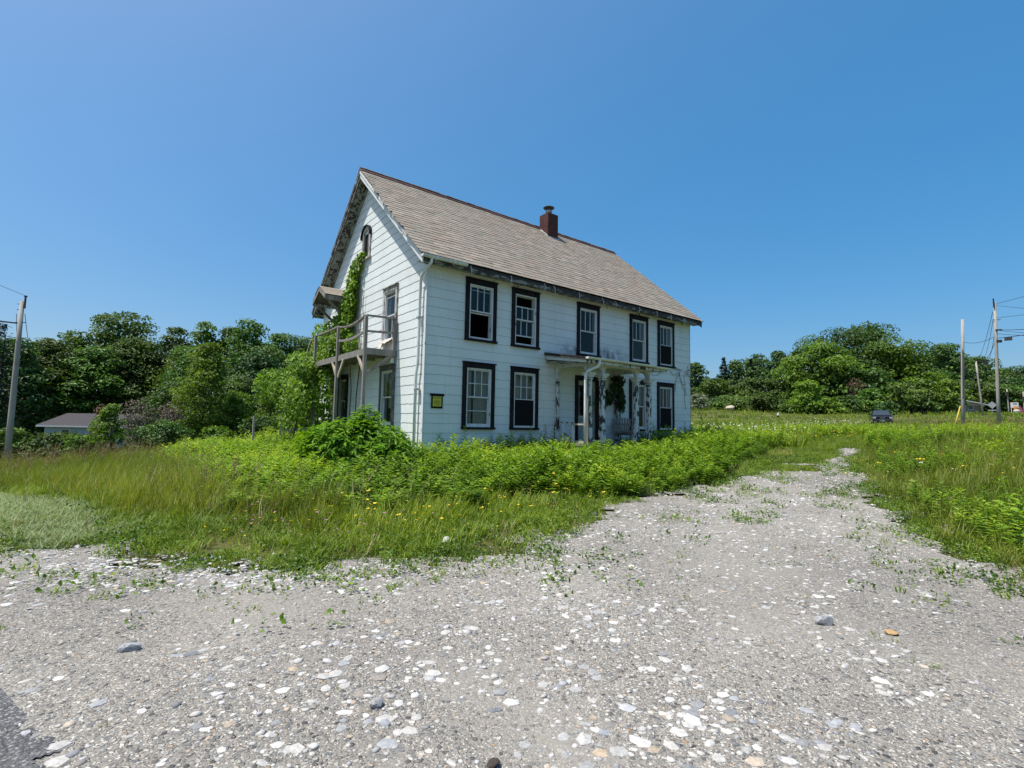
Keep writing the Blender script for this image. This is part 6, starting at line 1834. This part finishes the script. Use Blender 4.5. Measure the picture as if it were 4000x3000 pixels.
for zl in (6.72, 6.52):
    mb = MB(); mb.box(-.22, .34, -.075, -.062, zl - zz, zl + .06 - zz); mb.build('text_line', M_INK, ws)
for s in (-.42, .42):
    mb = MB(); mb.box(s - .05, s + .05, -.04, .04, -.3, 5.948 - zz); mb.build('sign_post', M_SASH, ws)
def flag(x, y, h, w, c1, c2, label):
    o = empty('feather_flag', (x, y, hz(x, y)), rad(-42), label, 'flag', 'feather flags by the road')
    n = 10; vs = []; fs = []
    for i in range(n + 1):
        t = i / n
        xr = .10 - .42 * t * t
        vs += [(xr, .03 * math.sin(t * 5), .25 + t * h), (xr - w * (1 - t ** 4 * .8), .05 * math.sin(t * 5 + 1), .25 + t * h * .97)]
    for i in range(n): fs.append((2*i, 2*i+2, 2*i+3, 2*i+1))
    mb = MB(); mb.add(vs, fs)
    m, nt, bs = newmat('flag_cloth')
    g = nd(nt, 'ShaderNodeSeparateXYZ', {0: nt.nodes.new('ShaderNodeTexCoord').outputs['Object']}).outputs[2]
    nt.links.new(ramp(nt, math_(nt, 'FRACT', math_(nt, 'MULTIPLY', g, .62)), [(0, c1), (.45, c1), (.55, c2), (1, c1)]), bs.inputs['Base Color'])
    mb.build('cloth', m, o)
    mb = MB(); mb.tube([(.12, 0, -.2), (.12, 0, .3), (.10, 0, .25 + h * .4), (0, 0, .25 + h * .8), (-.32, 0, .25 + h)], .02, 5); mb.build('flag_pole', M_IRON, o)
flag(87.75, 87, 1.35, .42, (.62, .12, .03), (.66, .30, .05), 'orange feather flag, leftmost of the three by the white sign')
flag(88.15, 87, 1.42, .40, (.62, .48, .03), (.03, .02, .02), 'yellow and black feather flag, middle one by the white sign')
flag(88.65, 87, 1.46, .42, (.35, .03, .12), (.45, .12, .22), 'crimson feather flag at the very right edge')
# pale bundle with a green band at the foot of the thin pole
bo = empty('bundle', (85.1, 84.5, hz(85.1, 84.5)), 0, 'pale bundle with a green band at the foot of the thin pole', 'bundle')
mb = MB(); mb.lathe([(.30, 0), (.42, .12), (.40, .35)], (0, 0, 0), 12); mb.build('dark_base', M_TYRE, bo)
mb = MB(); mb.lathe([(.40, .352), (.44, .40), (.40, .52)], (0, 0, 0), 12); mb.build('green_band', pm('band_green', (.06, .30, .20), (.05, .26, .17), 5, .7), bo)
mb = MB(); mb.lathe([(.38, .522), (.46, .70), (.40, .92), (.15, 1.02)], (0, 0, 0), 12); mb.build('pale_top', M_CURTAIN, bo)
# white can at the edge of the thicket
wc = empty('milk_can', (36.9, 69.5, hz(36.9, 69.5)), 0, 'small white can-shaped object at the edge of the far thicket', 'can')
mb = MB(); mb.lathe([(.22, 0), (.24, .04), (.22, .42), (.12, .54)], (0, 0, .35), 12); mb.build('can_body', M_SASH, wc)
mb = MB(); mb.lathe([(.10, .0), (.17, .02), (.15, .10), (.05, .12)], (0, 0, .95), 12); mb.build('can_lid', M_SASH, wc)
mb = MB(); mb.lathe([(.11, 0), (.11, .06)], (0, 0, .892), 10); mb.lathe([(.2, 0), (.2, .36)], (0, 0, -.02), 10); mb.build('can_stand', M_TYRE, wc)
wc.scale = (.6, .6, .6); wc.location.z += .28
# side road far right
def zroad(X, Y): return Hh(X, Y) + .06
sr = link('side_road', grid_mesh('side_road', np.linspace(60, 140, 41), np.linspace(60, 120, 61), zroad, lambda x, y: np.abs((y - 79) + .55 * (x - 79)) < 3.0), pm('pale_gravel_road', (.34, .32, .29), (.27, .25, .23), 2, .95))
tag(sr, kind='structure')
